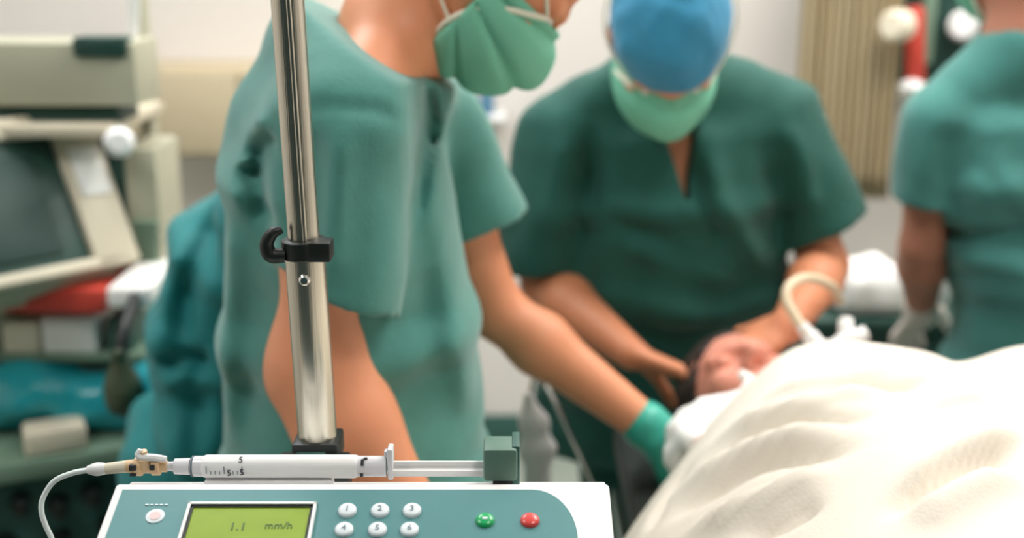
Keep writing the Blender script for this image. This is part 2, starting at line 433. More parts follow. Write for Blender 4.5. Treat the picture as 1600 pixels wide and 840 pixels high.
def make_cap(H, f, u, m, parent, tilt=.10, puff=.010, low=.012):
    f, u = nrm(f), nrm(u); s = np.cross(f, u); B = [s, f, u]
    c = H - f * .012 + u * .034
    F = Field(c - .17, c + .17, .0045)
    F.add(ell(c + u * .006, (.079 + puff, .099 + puff, .090 + puff), B), .02)
    F.noise(.0022, .05, 11)
    p = H + u * low; n = nrm(-u + f * tilt)
    F.cut(halfspace(p, n, c - .17, c + .17), .004)
    o = F.mesh('surgical_cap', m, parent)
    return o
def make_hair(H, f, u, m, parent, front=-.005, low=-.055):
    f, u = nrm(f), nrm(u); s = np.cross(f, u); c = H - f * .012 + u * .03
    F = Field(c - .16, c + .16, .0045)
    F.add(ell(c - u * .008, (.083, .104, .098), [s, f, u]), .02); F.noise(.003, .03, 3)
    lo, hi = c - .17, c + .17
    F.cut(halfspace(H + f * front, nrm(f - u * .35), lo, hi), .004); F.cut(halfspace(H + u * low, -u, lo, hi), .006)
    return F.mesh('hair', m, parent)
def make_mask(H, f, u, parent, tie=True, big=1.0, top=-.004):
    f, u = nrm(f), nrm(u); s = np.cross(f, u); B = [s, f, u]
    L = lambda a, b, c: H + s * a + f * b + u * c
    F = Field(H - .19, H + .19, .0035)
    F.add(ell(L(0, .034, -.052), (.074 * big, .094 * big, .078 * big), B), .01)
    F.add(rc(L(0, .1, -.01), L(0, .118, -.04), .015, .02), .03)
    # fan pleats that gather at the sides
    S, x, y, z = F.sl(F.lo, F.lo + F.h * F.n)
    X = (x - H[0], y - H[1], z - H[2])
    uu = sum(u[k] * X[k] for k in range(3)) + .05; ff = sum(f[k] * X[k] for k in range(3)) + .03
    F.f += (.010 * (1 - np.abs(np.sin(np.arctan2(uu, ff) * 7 + .6))) ** 2.5 - .002).astype(np.float32)
    lo, hi = H - .19, H + .19
    F.cut(halfspace(L(0, .012, -.05), nrm(-f - u * .25), lo, hi), .003)
    F.cut(halfspace(L(0, .10, top), nrm(u * .95 - f * .3), lo, hi), .003)
    o = F.mesh('face_mask', M['mask'], parent)
    for q in (-1, 1):
        e = [L(q * .055, .074, .006), L(q * .071, .045, -.022), L(q * .073, .024, -.052), L(q * .064, .018, -.088), L(q * .042, .030, -.118)]
        tube('mask_binding', e, .0035, M['mask_edge'], o, 8)
        if tie:
            tube('mask_string', [L(q * .064, .018, -.088), L(q * .066, -.015, -.082), L(q * .058, -.055, -.072), L(q * .02, -.09, -.06)], .0022, M['mask_edge'], o, 6)
            tube('mask_string', [L(q * .055, .074, .006), L(q * .088, .02, .03), L(q * .092, -.03, .06), L(q * .05, -.10, .085)], .0022, M['mask_edge'], o, 6)
    return o
def make_eyes(H, f, u, parent):
    f, u = nrm(f), nrm(u); s = np.cross(f, u)
    for q in (-1, 1):
        c = H + s * q * .032 + f * .0765 + u * .003
        bm = bmesh.new(); bmesh.ops.create_uvsphere(bm, u_segments=16, v_segments=10, radius=.0115, matrix=Matrix.Translation(Vector(c)))
        for fc in bm.faces:
            if (np.array(fc.calc_center_median()) - c).dot(f - u * .3) > .0096: fc.material_index = 1
        from_bm('eye', bm, [M['eye'], M['iris']], parent)
def make_legs(P, hipc, fwd, ank_c, parent, m, top_z=None, spread=.1):
    """loose trousers and clogs; hipc = hip centre, ank_c = point on the floor between the feet"""
    fwd = nrm(V(fwd[0], fwd[1], 0)); sd = V(fwd[1], -fwd[0], 0)
    pts = []
    F = Field(np.minimum(hipc, ank_c) - .3, np.maximum(hipc, ank_c + V(0, 0, .3)) + V(.3, .3, .12), .012)
    F.add(ell(hipc, (.165, .125, .13), [sd, fwd, V(0, 0, 1)]), .03)
    for q in (-1, 1):
        h = hipc + sd * q * .08 - V(0, 0, .03); a = ank_c + sd * q * spread + V(0, 0, .07); k = (h + a) / 2 + fwd * .03
        F.add(rc(h, k, .092, .072), .04); F.add(rc(k, a, .072, .062), .03)
    F.noise(.004, .12, 5)
    F.mesh('trousers', m, parent)
    for q in (-1, 1):
        a = ank_c + sd * q * spread
        G = Field(a - V(.2, .2, .02), a + V(.2, .2, .14), .006); B = [fwd, sd, V(0, 0, 1)]
        G.add(ell(a + fwd * .06 + V(0, 0, .035), (.135, .048, .04), B), .01)
        G.add(ell(a - fwd * .03 + V(0, 0, .055), (.055, .04, .05), B), .03)
        G.cut(halfspace(a + V(0, 0, .001), V(0, 0, -1), a - .3, a + .3), .002)
        G.mesh('shoe', M['shoe'], parent)

def px3(lst, Y): return [at(x, y, Y) for x, y in lst]

def person(label, base, skin, H, f, u, neck, sh, el, wr, hands, torso, side, sleeves, top_mat, legs, folds=(), fold_max=None, fold_min=None,
           cap=None, mask=True, yoke=.06, noise=(.004, .11), neck_r=.066, vcut=None, glove=None, seed=1, hem_z=None, arm_g=1.0, cap_low=.012, cap_puff=.010, traps=True, mask_big=1.0, gown_extra=(), body_extra=(), hair=None, gown_cut=(), mask_top=-.004):
    P = empty('person', base, label, 'person')
    allp = [H, neck] + list(sh) + list(el) + list(wr) + [t[0] for t in torso]
    lo, hi = bounds(allp, .20); hi = np.array(hi); hi = hi + .02
    # one continuous skin surface: head, neck, trunk, arms and hands
    F = Field(lo, hi, .0045)
    for (c0, r0), (c1, r1) in zip(torso[:-1], torso[1:]):
        F.add(ecap(c0, c1, (r0[0] * .76, r0[1] * .68), (r1[0] * .74, r1[1] * .64), side, .05), .04)
    add_head(F, H, f, u, neck)
    for i in (0, 1):
        F.add(rc(neck, sh[i], .045, .048), .04)
        add_arm(F, sh[i], el[i], wr[i], arm_g)
        if hands[i]: add_hand(F, wr[i], **hands[i])
    for pr_, k_ in body_extra: F.add(pr_, k_)
    if hem_z: F.cut(halfspace(V(0, 0, hem_z + .08), V(0, 0, -1), lo, torso[-1][0] + V(.3, .3, .3)), .01)
    body = F.mesh('body', skin, P)
    make_eyes(H, f, u, P)
    # top
    G = Field(lo, hi, .006)
    for (c0, r0), (c1, r1) in zip(torso[:-1], torso[1:]): G.add(ecap(c0, c1, r0, r1, side, .05), .05)
    for i in (0, 1):
        if traps: G.add(rc(neck - V(0, 0, .02), sh[i] + V(0, 0, .005), yoke, yoke), .05)
    for pr_, k_ in gown_extra: G.add(pr_, k_)
    sp_ = [sleeve_parts(sh=sh[i], el=el[i], **sv) for i, sv in enumerate(sleeves)]
    for o_, h_ in sp_: G.add(o_, .02)
    G.noise(noise[0], noise[1], seed, (1, 1, 1.6))
    G.folds(folds, fold_max, ymin=fold_min)
    for o_, h_ in sp_: G.cut(h_, .004)
    for c_ in gown_cut: G.cut(c_, .006)
    nd = nrm(H - neck); G.cut(rc(neck - nd * .005, neck + nd * .16, neck_r, neck_r + .02), .006)
    if vcut: G.cut(vcut, .004)
    if hem_z: G.cut(halfspace(V(0, 0, hem_z), V(0, 0, -1), lo, hi), .004)
    top = G.mesh('scrub_top', top_mat, P)
    if cap: make_cap(H, f, u, cap, P, low=cap_low, puff=cap_puff)
    if hair: make_hair(H, f, u, hair, P)
    if mask: make_mask(H, f, u, P, big=mask_big, top=mask_top)
    if glove is not None:
        i, gm = glove; Gf = Field(wr[i] - .22, wr[i] + .22, .004)
        add_hand(Gf, wr[i], **{**hands[i], 'fat': .0022})
        d = nrm(wr[i] - el[i]); Gf.add(rc(wr[i] - d * .012, wr[i] + d * .01, .034, .031), .012)
        g = Gf.mesh('glove', gm, P)
    if legs: make_legs(P, legs[0], legs[1], legs[2], P, top_mat)
    return P

# ------------------------------------------------------------------ room
def struct(o): o['kind'] = 'structure'; return o
YB = 3.70
struct(box('floor', (0, 1.2, -.05), (5.6, 5.4, .1), M['floor'], bev=0))
struct(box('wall_back', (0, YB + .05, CEIL / 2), (5.6, .1, CEIL), M['wall'], bev=0))
struct(box('wall_left', (-2.55, 1.2, CEIL / 2), (.1, 5.0, CEIL), M['wall'], bev=0))
struct(box('wall_right', (2.55, 1.2, CEIL / 2), (.1, 5.0, CEIL), M['wall'], bev=0))
struct(box('ceiling', (0, 1.2, CEIL + .05), (5.6, 5.4, .1), M['ceil'], bev=0))
struct(box('baseboard_back', (0, YB - .008, .06), (5.0, .016, .12), M['dkpanel'], bev=.004))
LN = ['square ceiling light above the patient, right of the pump', 'smallest square ceiling light, above the infusion pump', 'square ceiling light at the back left corner above the grey machine',
      'square ceiling light at the back, behind the blue capped person', 'square ceiling light at the far right, above the person seen from behind', 'unseen square fill light added on the ceiling at the front left']
for (x, y, s, w, c), lab in zip(LAMPS, LN):
    t = empty('ceiling_light', (x, y, CEIL - .05), lab, 'light', 'ceiling lights')
    bm = bmesh.new()
    for q in (-1, 1):
        bm_box(bm, (x + q * (s / 2 + .02), y, CEIL - .025), (.04, s + .08, .05)); bm_box(bm, (x, y + q * (s / 2 + .02), CEIL - .025), (s, .04, .05))
    from_bm('frame', bm, M['white'], t); box('diffuser', (x, y, CEIL - .015), (s, s, .02), M['lampglow'], t, bev=0)

# ------------------------------------------------------------------ nurse on the left (profile, facing right)
def sc(px, py, Y, hw, ht): return (at(px, py, Y), (hw, ht))
f = nrm(V(.50, .10, -.86)); u = nrm(V(.86, .06, .50)); u = nrm(u - f * u.dot(f))
sR, eR, wR = at(545, 205, 1.25), at(478, 590, 1.25), at(640, 800, 1.22)
sL, eL, wL = at(660, 205, 1.60), at(775, 485, 1.62), at(1020, 672, 1.56)
hemn = nrm(at(560, 470, 1.22) - at(545, 205, 1.25) + V(-.10, 0, 0))
Y1 = 1.22
foldsA = [
    (px3([(432, 188), (480, 168), (530, 160), (590, 168), (642, 192)], Y1), .007, -.006),
    (px3([(538, 175), (533, 300), (524, 440)], Y1), .016, .016),
    (px3([(500, 180), (490, 300), (482, 430)], Y1), .024, -.011),
    (px3([(652, 110), (657, 200), (652, 290), (644, 380)], Y1 + .03), .008, -.014),
    (px3([(385, 250), (405, 290), (428, 350)], Y1 + .06), .016, -.020),
    (px3([(440, 160), (395, 215), (372, 280)], Y1 + .08), .018, .010),
    (px3([(445, 200), (410, 225), (390, 262)], Y1 + .05), .012, -.012),
    (px3([(420, 420), (395, 560), (380, 720)], Y1 + .05), .030, -.008),
    (px3([(370, 300), (358, 500), (362, 720)], Y1 + .1), .018, .012),
    (px3([(620, 490), (600, 600), (590, 740)], Y1), .034, -.009),
    (px3([(690, 320), (700, 470), (738, 690)], Y1 + .08), .020, .014),
    (px3([(660, 420), (672, 560), (690, 760)], Y1 + .05), .034, -.007),
]
A = person('person in pale green scrubs standing side-on behind the steel pole, masked, reaching over the patient', (at(560, 700, 1.42)[0], 1.42, 0),
    M['skin_warm'], at(788, -64, 1.42), f, u, at(618, 45, 1.42), (sR, sL), (eR, eL), (wR, wL),
    (dict(d=wR - eR, n=V(0, 1, -.2), ts=-1), dict(d=V(.35, -.12, -.90), n=V(-.6, .1, -.5), curl=(.35, .4, .4, .45), ts=-1)),
    [sc(540, 165, 1.42, .165, .100), sc(528, 270, 1.42, .190, .118), sc(548, 500, 1.42, .185, .146), sc(560, 720, 1.42, .19, .165), sc(566, 880, 1.42, .20, .172)],
    V(0, 1, 0),
    (dict(a=at(545, 195, 1.27), b=at(540, 462, 1.235), ra=(.070, .066), rb=(.066, .064), side=V(1, 0, 0), hem_n=hemn),
     dict(a=at(668, 190, 1.56), b=at(752, 352, 1.60), ra=(.070, .066), rb=(.068, .07), side=V(1, 0, -.6), hem_n=nrm(V(.35, 0, -1)))),
    M['scrub'], (V(at(560, 760, 1.42)[0], 1.42, .84), V(1, 0, 0), V(at(560, 760, 1.42)[0], 1.42, 0)),
    folds=foldsA, fold_max=1.46, cap=M['cap_green'], seed=4, glove=(1, M['glove']), hem_z=.74, noise=(.003, .12), neck_r=.060, hair=M['hair'], cap_low=.062, mask_top=.012, mask_big=1.08,
    gown_extra=((rc(at(518, 78, 1.42), at(570, 70, 1.42), .060, .056), .05), (rc(at(515, 115, 1.42), at(485, 195, 1.42), .06, .082), .06), (rc(at(520, 85, 1.36), at(535, 160, 1.30), .06, .07), .06)),
    gown_cut=(halfspace(at(575, 56, 1.42), V(.53, 0, .85), at(470, 150, 1.42) - V(0, .3, 0), at(700, -120, 1.42) + V(0, .3, 0)),),
    body_extra=((rc(at(500, 560, 1.25), at(545, 665, 1.24), .052, .052), .03), (rc(at(545, 665, 1.24), at(610, 770, 1.23), .052, .042), .02)))

# ------------------------------------------------------------------ anaesthetist at the head of the table (facing the camera)
f = nrm(V(.03, -.44, -.90)); u = nrm(V(0, -.90, .44)); u = nrm(u - f * u.dot(f))
YBp = 1.98
sR, eR, wR = at(884, 208, YBp), at(850, 440, 1.97), at(985, 552, 1.78)
sL, eL, wL = at(1210, 190, YBp), at(1288, 415, 1.95), at(1232, 508, 1.74)
Yf = 1.86
foldsB = [
    (px3([(1105, 215), (1120, 300), (1165, 380), (1215, 440)], Yf), .022, .018),
    (px3([(1085, 235), (1090, 300), (1130, 390)], Yf), .012, -.014),
    (px3([(930, 190), (925, 300), (905, 420)], Yf), .018, -.016),
    (px3([(960, 380), (1060, 410), (1160, 450)], Yf), .020, .012),
    (px3([(930, 330), (1020, 370), (1100, 440)], Yf), .020, -.012),
    (px3([(920, 460), (1030, 480), (1120, 500)], Yf), .022, .012),
    (px3([(890, 200), (870, 300), (862, 400)], Yf), .020, .010),
    (px3([(1235, 190), (1262, 270), (1275, 350)], Yf), .018, .012),
    (px3([(1215, 250), (1225, 320), (1228, 380)], Yf), .016, -.007),
]
vc = at(1076, 250, Yf)
vcut = ecap(at(1066, 195, Yf + .0), at(1080, 285, Yf - .04), (.026, .10), (.006, .10), V(1, 0, 0), .02)
B = person('masked person in a blue cap bending forward over the patient\'s head, facing the camera', (at(1040, 500, 2.08)[0], 2.08, 0),
    M['skin_tan'], at(1042, 60, 1.80), f, u, at(1042, 105, 1.97), (sR, sL), (eR, eL), (wR, wL),
    (dict(d=V(.85, -.15, -.28), n=V(.1, -.35, -.9), curl=(.35, .4, .45, .5), ts=-1), dict(d=V(-.72, -.28, -.36), n=V(-.25, .05, -.95), curl=(.25, .3, .32, .35), ts=1)),
    [sc(1044, 215, 1.98, .20, .11), sc(1046, 300, 1.98, .205, .125), sc(1046, 430, 2.01, .195, .135), sc(1035, 560, 2.06, .225, .14), sc(1022, 760, 2.10, .26, .155)],
    V(1, 0, 0),
    (dict(a=at(884, 205, YBp), b=at(842, 425, 1.97), ra=(.082, .075), rb=(.076, .072), side=V(1, 0, 0), hem_n=nrm(V(.1, -.1, -1))),
     dict(a=at(1206, 186, YBp), b=at(1290, 360, 1.96), ra=(.080, .075), rb=(.078, .074), side=V(1, 0, .3), hem_n=nrm(V(.42, -.1, -1)))),
    M['scrub_shaded'], (V(at(1042, 800, 2.10)[0], 2.12, .84), V(0, -1, 0), V(at(1042, 800, 2.10)[0], 2.14, 0)),
    folds=foldsB, fold_max=2.0, cap=M['cap_blue'], seed=9, vcut=vcut, hem_z=.72, yoke=.07, noise=(.005, .13), cap_low=.012, cap_puff=.008, hair=M['hair'], mask_big=1.04, mask_top=.018)

# ------------------------------------------------------------------ person at the right edge (seen from behind)
f = nrm(V(-.1, .95, -.25)); u = nrm(V(0, .25, .95)); u = nrm(u - f * u.dot(f))
YC = 2.10
sL, eL, wL = at(1468, 190, YC), at(1440, 385, 2.12), at(1440, 485, 2.22)
sR, eR, wR = at(1790, 190, YC), at(1815, 400, 2.12), at(1770, 500, 2.30)
foldsC = [
    (px3([(1500, 190), (1490, 270), (1500, 350)], 2.0), .022, -.010),
    (px3([(1560, 160), (1545, 280), (1600, 360)], 2.0), .030, .012),
    (px3([(1500, 385), (1560, 372), (1640, 372)], 2.0), .018, -.018),
    (px3([(1490, 420), (1560, 415), (1640, 420)], 2.0), .022, .014),
    (px3([(1530, 250), (1570, 330), (1640, 380)], 2.0), .018, -.010),
]
C = person('person in blue-green scrubs seen from behind at the right edge', (at(1628, 500, 2.1)[0], 2.1, 0),
    M['skin_dark'], at(1584, -88, 2.14), f, u, at(1600, 62, 2.10), (sL, sR), (eL, eR), (wL, wR),
    (dict(d=V(-.05, .6, -.55), n=V(.3, .2, -.8), ts=1), dict(d=V(-.4, .7, -.3), n=V(-.2, .2, -.9), ts=-1)),
    [sc(1628, 190, YC, .19, .10), sc(1628, 270, YC, .195, .12), sc(1628, 420, YC, .15, .125), sc(1628, 560, YC, .17, .14), sc(1628, 720, YC, .185, .15)],
    V(1, 0, 0),
    (dict(a=at(1470, 185, YC), b=at(1437, 318, YC + .01), ra=(.066, .075), rb=(.052, .072), side=V(1, 0, 0), hem_n=nrm(V(-.1, 0, -1))),
     dict(a=at(1790, 190, YC), b=at(1812, 330, YC + .01), ra=(.07, .075), rb=(.062, .072), side=V(1, 0, 0), hem_n=nrm(V(.1, 0, -1)))),
    M['scrub_blue'], (V(at(1628, 760, 2.1)[0], 2.1, .84), V(0, 1, 0), V(at(1628, 760, 2.1)[0], 2.1, 0)),
    folds=foldsC, fold_max=2.12, cap=M['cap_green'], seed=15, hem_z=.72, yoke=.062, noise=(.004, .13), glove=(0, M['glove_pale']), hair=M['hair'])

# ------------------------------------------------------------------ stooping person in teal behind the nurse
YD = 1.84
f = nrm(V(.75, .2, -.62)); u = nrm(V(.62, .1, .75)); u = nrm(u - f * u.dot(f))
foldsD = [(px3([(340, 330), (300, 430), (285, 560)], 1.70), .022, -.018), (px3([(300, 360), (265, 460), (262, 540)], 1.70), .022, .014),
          (px3([(250, 560), (300, 548), (340, 560)], 1.70), .016, -.018), (px3([(250, 590), (300, 575), (345, 590)], 1.70), .016, .012),
          (px3([(330, 500), (318, 600), (320, 720)], 1.70), .02, -.014)]
D = person('person in a bright teal gown stooping behind the side-on person', (at(315, 600, YD)[0], YD, 0),
    M['skin_tan'], at(545, 245, YD), f, u, at(455, 285, YD), (at(415, 345, YD - .15), at(425, 345, YD + .15)), (at(450, 520, YD - .16), at(455, 520, YD + .16)), (at(560, 600, YD - .1), at(570, 600, YD + .1)),
    (dict(d=V(.8, .1, -.4), n=V(0, .5, -.8), ts=-1), dict(d=V(.8, -.1, -.4), n=V(0, -.5, -.8), ts=1)),
    [sc(435, 335, YD, .165, .095), sc(392, 400, YD, .18, .115), sc(352, 505, YD, .18, .108), sc(345, 620, YD, .18, .085), sc(350, 760, YD, .18, .085)],
    V(0, 1, 0),
    (dict(a=at(410, 345, YD - .14), b=at(440, 470, YD - .16), ra=(.07, .07), rb=(.062, .062), side=V(1, 0, 0), hem_n=V(0, 0, -1)),
     dict(a=at(415, 345, YD + .14), b=at(445, 470, YD + .16), ra=(.07, .07), rb=(.062, .062), side=V(1, 0, 0), hem_n=V(0, 0, -1))),
    M['teal'], (V(at(318, 760, YD)[0], YD, .80), V(1, 0, 0), V(at(318, 760, YD)[0], YD, 0)),
    folds=foldsD, fold_max=1.9, cap=M['cap_green'], seed=21, hem_z=.70, noise=(.006, .12))

# ------------------------------------------------------------------ operating table, patient, bedding
TX = .43
t = empty('operating_table', (TX, .95, 0), 'black padded operating table under the cream blanket', 'table')
box('mattress', (TX, .93, .845), (.54, 1.74, .07), M['mattress'], t, bev=.02)
box('tabletop', (TX, .93, .795), (.52, 1.72, .03), M['chrome'], t)
box('column', (TX, .95, .44), (.20, .26, .68), M['chrome'], t, bev=.02)
box('base', (TX, .95, .05), (.44, .80, .10), M['white'], t, bev=.03)
for q in (-1, 1): box('side_rail', (TX + q * .275, .93, .80), (.012, 1.5, .025), M['chrome'], t, bev=.003)

pf = nrm(V(-.10, -.28, .95)); pu = nrm(V(-.28, .93, .26)); pu = nrm(pu - pf * pu.dot(pf))
PH = at(1165, 626, 1.70)
pt = empty('person', (TX, 1.0, .88), 'patient lying face up under the cream blanket, only the pink face showing', 'person')
F = Field(V(.05, .0, .82), V(.85, 1.95, 1.25), .005)
pn = V(.37, 1.50, .965)
add_head(F, PH, pf, pu, pn)
for q in (-1, 1):
    s_ = V(.43 + q * .15, 1.42, .96)
    F.add(rc(pn, s_, .05, .05), .04); add_arm(F, s_, V(.43 + q * .19, 1.14, .94), V(.43 + q * .16, .90, .93)); add_hand(F, V(.43 + q * .16, .90, .93), d=V(0, -1, 0), n=V(0, 0, -1), ts=-q)
    F.add(rc(V(.43 + q * .08, .86, .97), V(.43 + q * .08, .48, .96), .08, .058), .03); F.add(rc(V(.43 + q * .08, .48, .96), V(.43 + q * .08, .12, .93), .055, .038), .03)
    F.add(rc(V(.43 + q * .08, .12, .92), V(.43 + q * .085, .10, 1.03), .035, .028), .02)
F.add(ecap(V(.43, 1.38, .97), V(.43, 1.10, .97), (.15, .095), (.145, .095), V(1, 0, 0)), .05)
F.add(ecap(V(.43, 1.10, .97), V(.43, .86, .96), (.145, .095), (.16, .09), V(1, 0, 0)), .05)
F.mesh('body', M['skin_pale'], pt)
for q in (-1, 1):
    c = PH + np.cross(pf, pu) * q * .032 + pf * .0765 + pu * .003
    bm = bmesh.new(); bmesh.ops.create_uvsphere(bm, u_segments=16, v_segments=10, radius=.0125, matrix=Matrix.Translation(Vector(c))); from_bm('eyelid', bm, M['skin_pale'], pt)
G = Field(PH - .16, PH + .16, .0045); s_ = np.cross(pf, pu)
G.add(ell(PH - pf * .02 + pu * .038, (.086, .102, .096), [s_, pf, pu]), .02)
G.cut(halfspace(PH + pf * .035 + pu * .03, nrm(-pu + pf * .8), PH - .17, PH + .17), .006); G.noise(.003, .03, 3)
G.mesh('hair', M['hair'], pt)

# pillow and bunched white sheet at the neck
G = Field(V(.02, 1.50, .86), V(.62, 1.84, 1.04), .006)
G.add(ell(V(.39, 1.69, .912), (.125, .12, .040)), .02); G.add(rbox(V(.39, 1.69, .905), (.115, .11, .025), r=.025), .03); G.noise(.006, .09, 31)
tag(G.mesh('pillow', M['sheet']), 'flat white pillow under the patient\'s head', 'pillow')
rp = [(1086, 668, 1.475), (1112, 648, 1.50), (1150, 636, 1.515), (1190, 614, 1.53), (1235, 592, 1.53), (1290, 580, 1.53)]
pts = [at(*q) for q in rp]
G = Field(*bounds(pts, .10), .005)
for a, b in zip(pts[:-1], pts[1:]): G.add(rc(a - V(0, 0, .02), b - V(0, 0, .02), .034, .034), .02)
for a in pts[:4]: G.add(rc(a - V(0, 0, .03), a - V(.0, .0, .075), .03, .03), .03)
G.noise(.006, .05, 8)
ws = empty('white_sheet', pts[2] - V(0, 0, .09), 'bunched white sheet between the patient\'s face and the cream blanket', 'sheet')
G.mesh('cloth', M['sheet'], ws)
tube('mauve_piping', [p + V(.006, -.040, -.012) for p in pts], .004, M['mauve'], ws, 8)

# blanket: cross-sections lofted along the table, then folds
def blanket():
    ys = [.20, .60, .90, 1.10, 1.25, 1.36, 1.44, 1.50, 1.535]
    def prof(y):
        sh = .42 * max(0, y - 1.22)
        if y < 1.46: k = 1.0
        else: k = 1.0 - 1.3 * ((y - 1.46) / .08) ** 2 * .35
        hump = 1.122 if y > 1.0 else 1.122 - .06 * (1.0 - y)
        z = lambda v: .90 + (v - .90) * k
        return [(.050 + sh * .5, .30), (.060 + sh * .6, .60), (.075 + sh * .8, .80), (.092 + sh, .905), (.140 + sh, z(.985)), (.235 + sh * .7, z(1.062)), (.33 + sh * .3, z(hump - .012)), (.43, z(hump)),
                (.52, z(hump - .018)), (.575, z(hump - .035)), (.65, z(hump - .008)), (.73, z(hump - .01)), (.80, z(1.02)), (.84, .92), (.86, .70), (.87, .30)]
    S = []
    for y in ys:
        P = catmull([V(x, y, z) for x, z in prof(y)], 14); S.append(P)
    S = np.array(S)                                     # stations x points x 3
    rows = np.stack([catmull(S[:, j], 16) for j in range(S.shape[1])], 1)
    n, m = rows.shape[:2]
    du = np.gradient(rows, axis=0); dv = np.gradient(rows, axis=1); N = np.cross(dv, -du); N /= np.linalg.norm(N, axis=2)[..., None] + 1e-9
    N *= np.sign(N[:, m // 2, 2].mean())
    disp = np.zeros((n, m))
    def hit(px, py):                                    # design-time lookup: surface point seen at a place of the photo
        d = nrm(ray(px, py)); q = rows.reshape(-1, 3) - V(0, 0, CAM_Z); t = q @ d
        e = np.linalg.norm(q - t[:, None] * d, axis=1); k = np.where(e < e.min() + .006)[0]; k = k[np.argmin(t[k])]
        return rows.reshape(-1, 3)[k]
    lines = [
        ([(1205, 640), (1270, 618), (1340, 600), (1420, 588), (1500, 575)], .016, -.016),
        ([(1180, 622), (1260, 596), (1340, 580), (1420, 568)], .018, .010),
        ([(1090, 725), (1150, 690), (1230, 655), (1310, 640), (1400, 632)], .020, -.020),
        ([(1110, 690), (1200, 650), (1300, 615), (1400, 604)], .022, .014),
        ([(1030, 800), (1100, 755), (1190, 715), (1280, 692), (1360, 680)], .022, -.018),
        ([(1050, 760), (1130, 715), (1230, 680), (1330, 662)], .020, .012),
        ([(1060, 835), (1150, 790), (1240, 750), (1320, 725)], .022, .014),
        ([(1370, 800), (1430, 765), (1500, 725), (1560, 695), (1610, 680)], .018, -.020),
        ([(1390, 770), (1460, 728), (1540, 690), (1600, 668)], .020, .014),
        ([(1420, 815), (1500, 770), (1600, 730)], .026, .014),
        ([(1140, 835), (1210, 805), (1290, 775)], .018, -.014),
        ([(1000, 830), (1030, 770), (1080, 715)], .014, -.010),
        ([(1440, 640), (1520, 615), (1600, 600)], .020, -.010),
    ]
    for L, w, amp in lines:
        P = catmull([hit(*q) for q in L], 4); best = np.full((n, m), 9.); bt = np.zeros((n, m))
        for i in range(len(P) - 1):
            d = P[i + 1] - P[i]; q = rows - P[i]; tt = np.clip((q @ d) / (d @ d + 1e-9), 0, 1); e = np.linalg.norm(q - tt[..., None] * d, axis=2)
            k = e < best; best = np.where(k, e, best); bt = np.where(k, (i + tt) / (len(P) - 1), bt)
        disp += 1.35 * amp * np.exp(-(best / (.62 * w)) ** 2) * np.clip(np.minimum(bt, 1 - bt) * 4, .1, 1)
    X, Y_ = rows[..., 0], rows[..., 1]; Z = rows[..., 2]
    disp += .003 * np.sin(X * 23 + 2 * np.sin(Y_ * 9)) * np.sin(Y_ * 13 + 1)
    hang = np.clip((.92 - Z) / .3, 0, 1); disp += hang * .016 * np.sin(Y_ * 46 + X * 5)
    v = rows + N * disp[..., None]
    # soft random wrinkle, then a closed thickness
    th = .007; inner = v - N * th
    allv = np.concatenate([v.reshape(-1, 3), inner.reshape(-1, 3)]); off = n * m
    idx = np.arange(n * m).reshape(n, m)
    q = np.stack([idx[:-1, :-1], idx[1:, :-1], idx[1:, 1:], idx[:-1, 1:]], -1).reshape(-1, 4)
    Fq = [q, q[:, ::-1] + off]
    for a in (idx[0], idx[-1][::-1], idx[:, -1], idx[:, 0][::-1]):
        Fq.append(np.stack([a[:-1], a[1:], a[1:] + off, a[:-1] + off], 1))
    o = from_arrays('blanket', allv, np.concatenate(Fq), M['blanket'])
    bm = bmesh.new(); bm.from_mesh(o.data); bmesh.ops.recalc_face_normals(bm, faces=bm.faces); bm.to_mesh(o.data); bm.free()
    return o
tag(blanket(), 'large rumpled cream blanket covering the patient on the table', 'blanket')

# breathing tube, connector
bt = empty('breathing_tube', at(1290, 560, 1.60), 'looped beige breathing hose with white connector by the patient\'s mouth', 'tube')
tube('hose', [at(*q) for q in [(1312, 470, 1.78), (1298, 446, 1.74), (1262, 434, 1.70), (1234, 446, 1.67), (1229, 470, 1.65), (1246, 500, 1.63), (1268, 530, 1.61)]], .0075, M['beige_tube'], bt, 14)
lathe_between('connector', at(1252, 508, 1.625), at(1290, 556, 1.60), [(0, .009), (.25, .0095), (.3, .012), (.6, .012), (.65, .0145), (1, .0145)], M['white'], bt)
lathe_between('elbow', at(1284, 552, 1.60), at(1352, 520, 1.62), [(0, .013), (.4, .013), (.45, .0155), (.8, .0155), (.85, .011), (1, .011)], M['white'], bt)
lathe_between('side_port', at(1318, 545, 1.605), at(1322, 500, 1.64), [(0, .008), (.6, .008), (.65, .011), (1, .011)], M['white'], bt)
tube('airway', [at(*q) for q in [(1280, 556, 1.60), (1240, 566, 1.61), (1212, 572, 1.64), (1196, 590, 1.66)]], .0055, M['tube'], bt, 10)
tag(box('wipe', at(1172, 592, 1.60), (.035, .02, .012), M['paper'], rot=Matrix.Rotation(.5, 3, 'Y'), bev=.004), 'small white gauze tape on the patient\'s cheek', 'gauze')

# white bag hanging from the table rail
G = Field(at(840, 690, 1.72) - .16, at(840, 690, 1.72) + .16, .004)
wp = [at(826, 622, 1.72), at(834, 660, 1.72), at(840, 700, 1.72), at(840, 760, 1.72)]
for (a, b, ra, rb) in zip(wp[:-1], wp[1:], [(.010, .006), (.016, .009), (.022, .012)], [(.016, .009), (.022, .012), (.021, .011)]): G.add(ecap(a, b, ra, rb, V(1, 0, 0), .012), .02)
t = empty('drainage_bag', wp[3], 'white plastic bag hanging between the side-on person and the table head', 'bag')
G.mesh('bag', M['white'], t)
tube('hanger', [wp[0], wp[0] + V(.02, 0, .03), V(TX - .30, wp[0][1] - .05, .80)], .003, M['chrome'], t, 8)

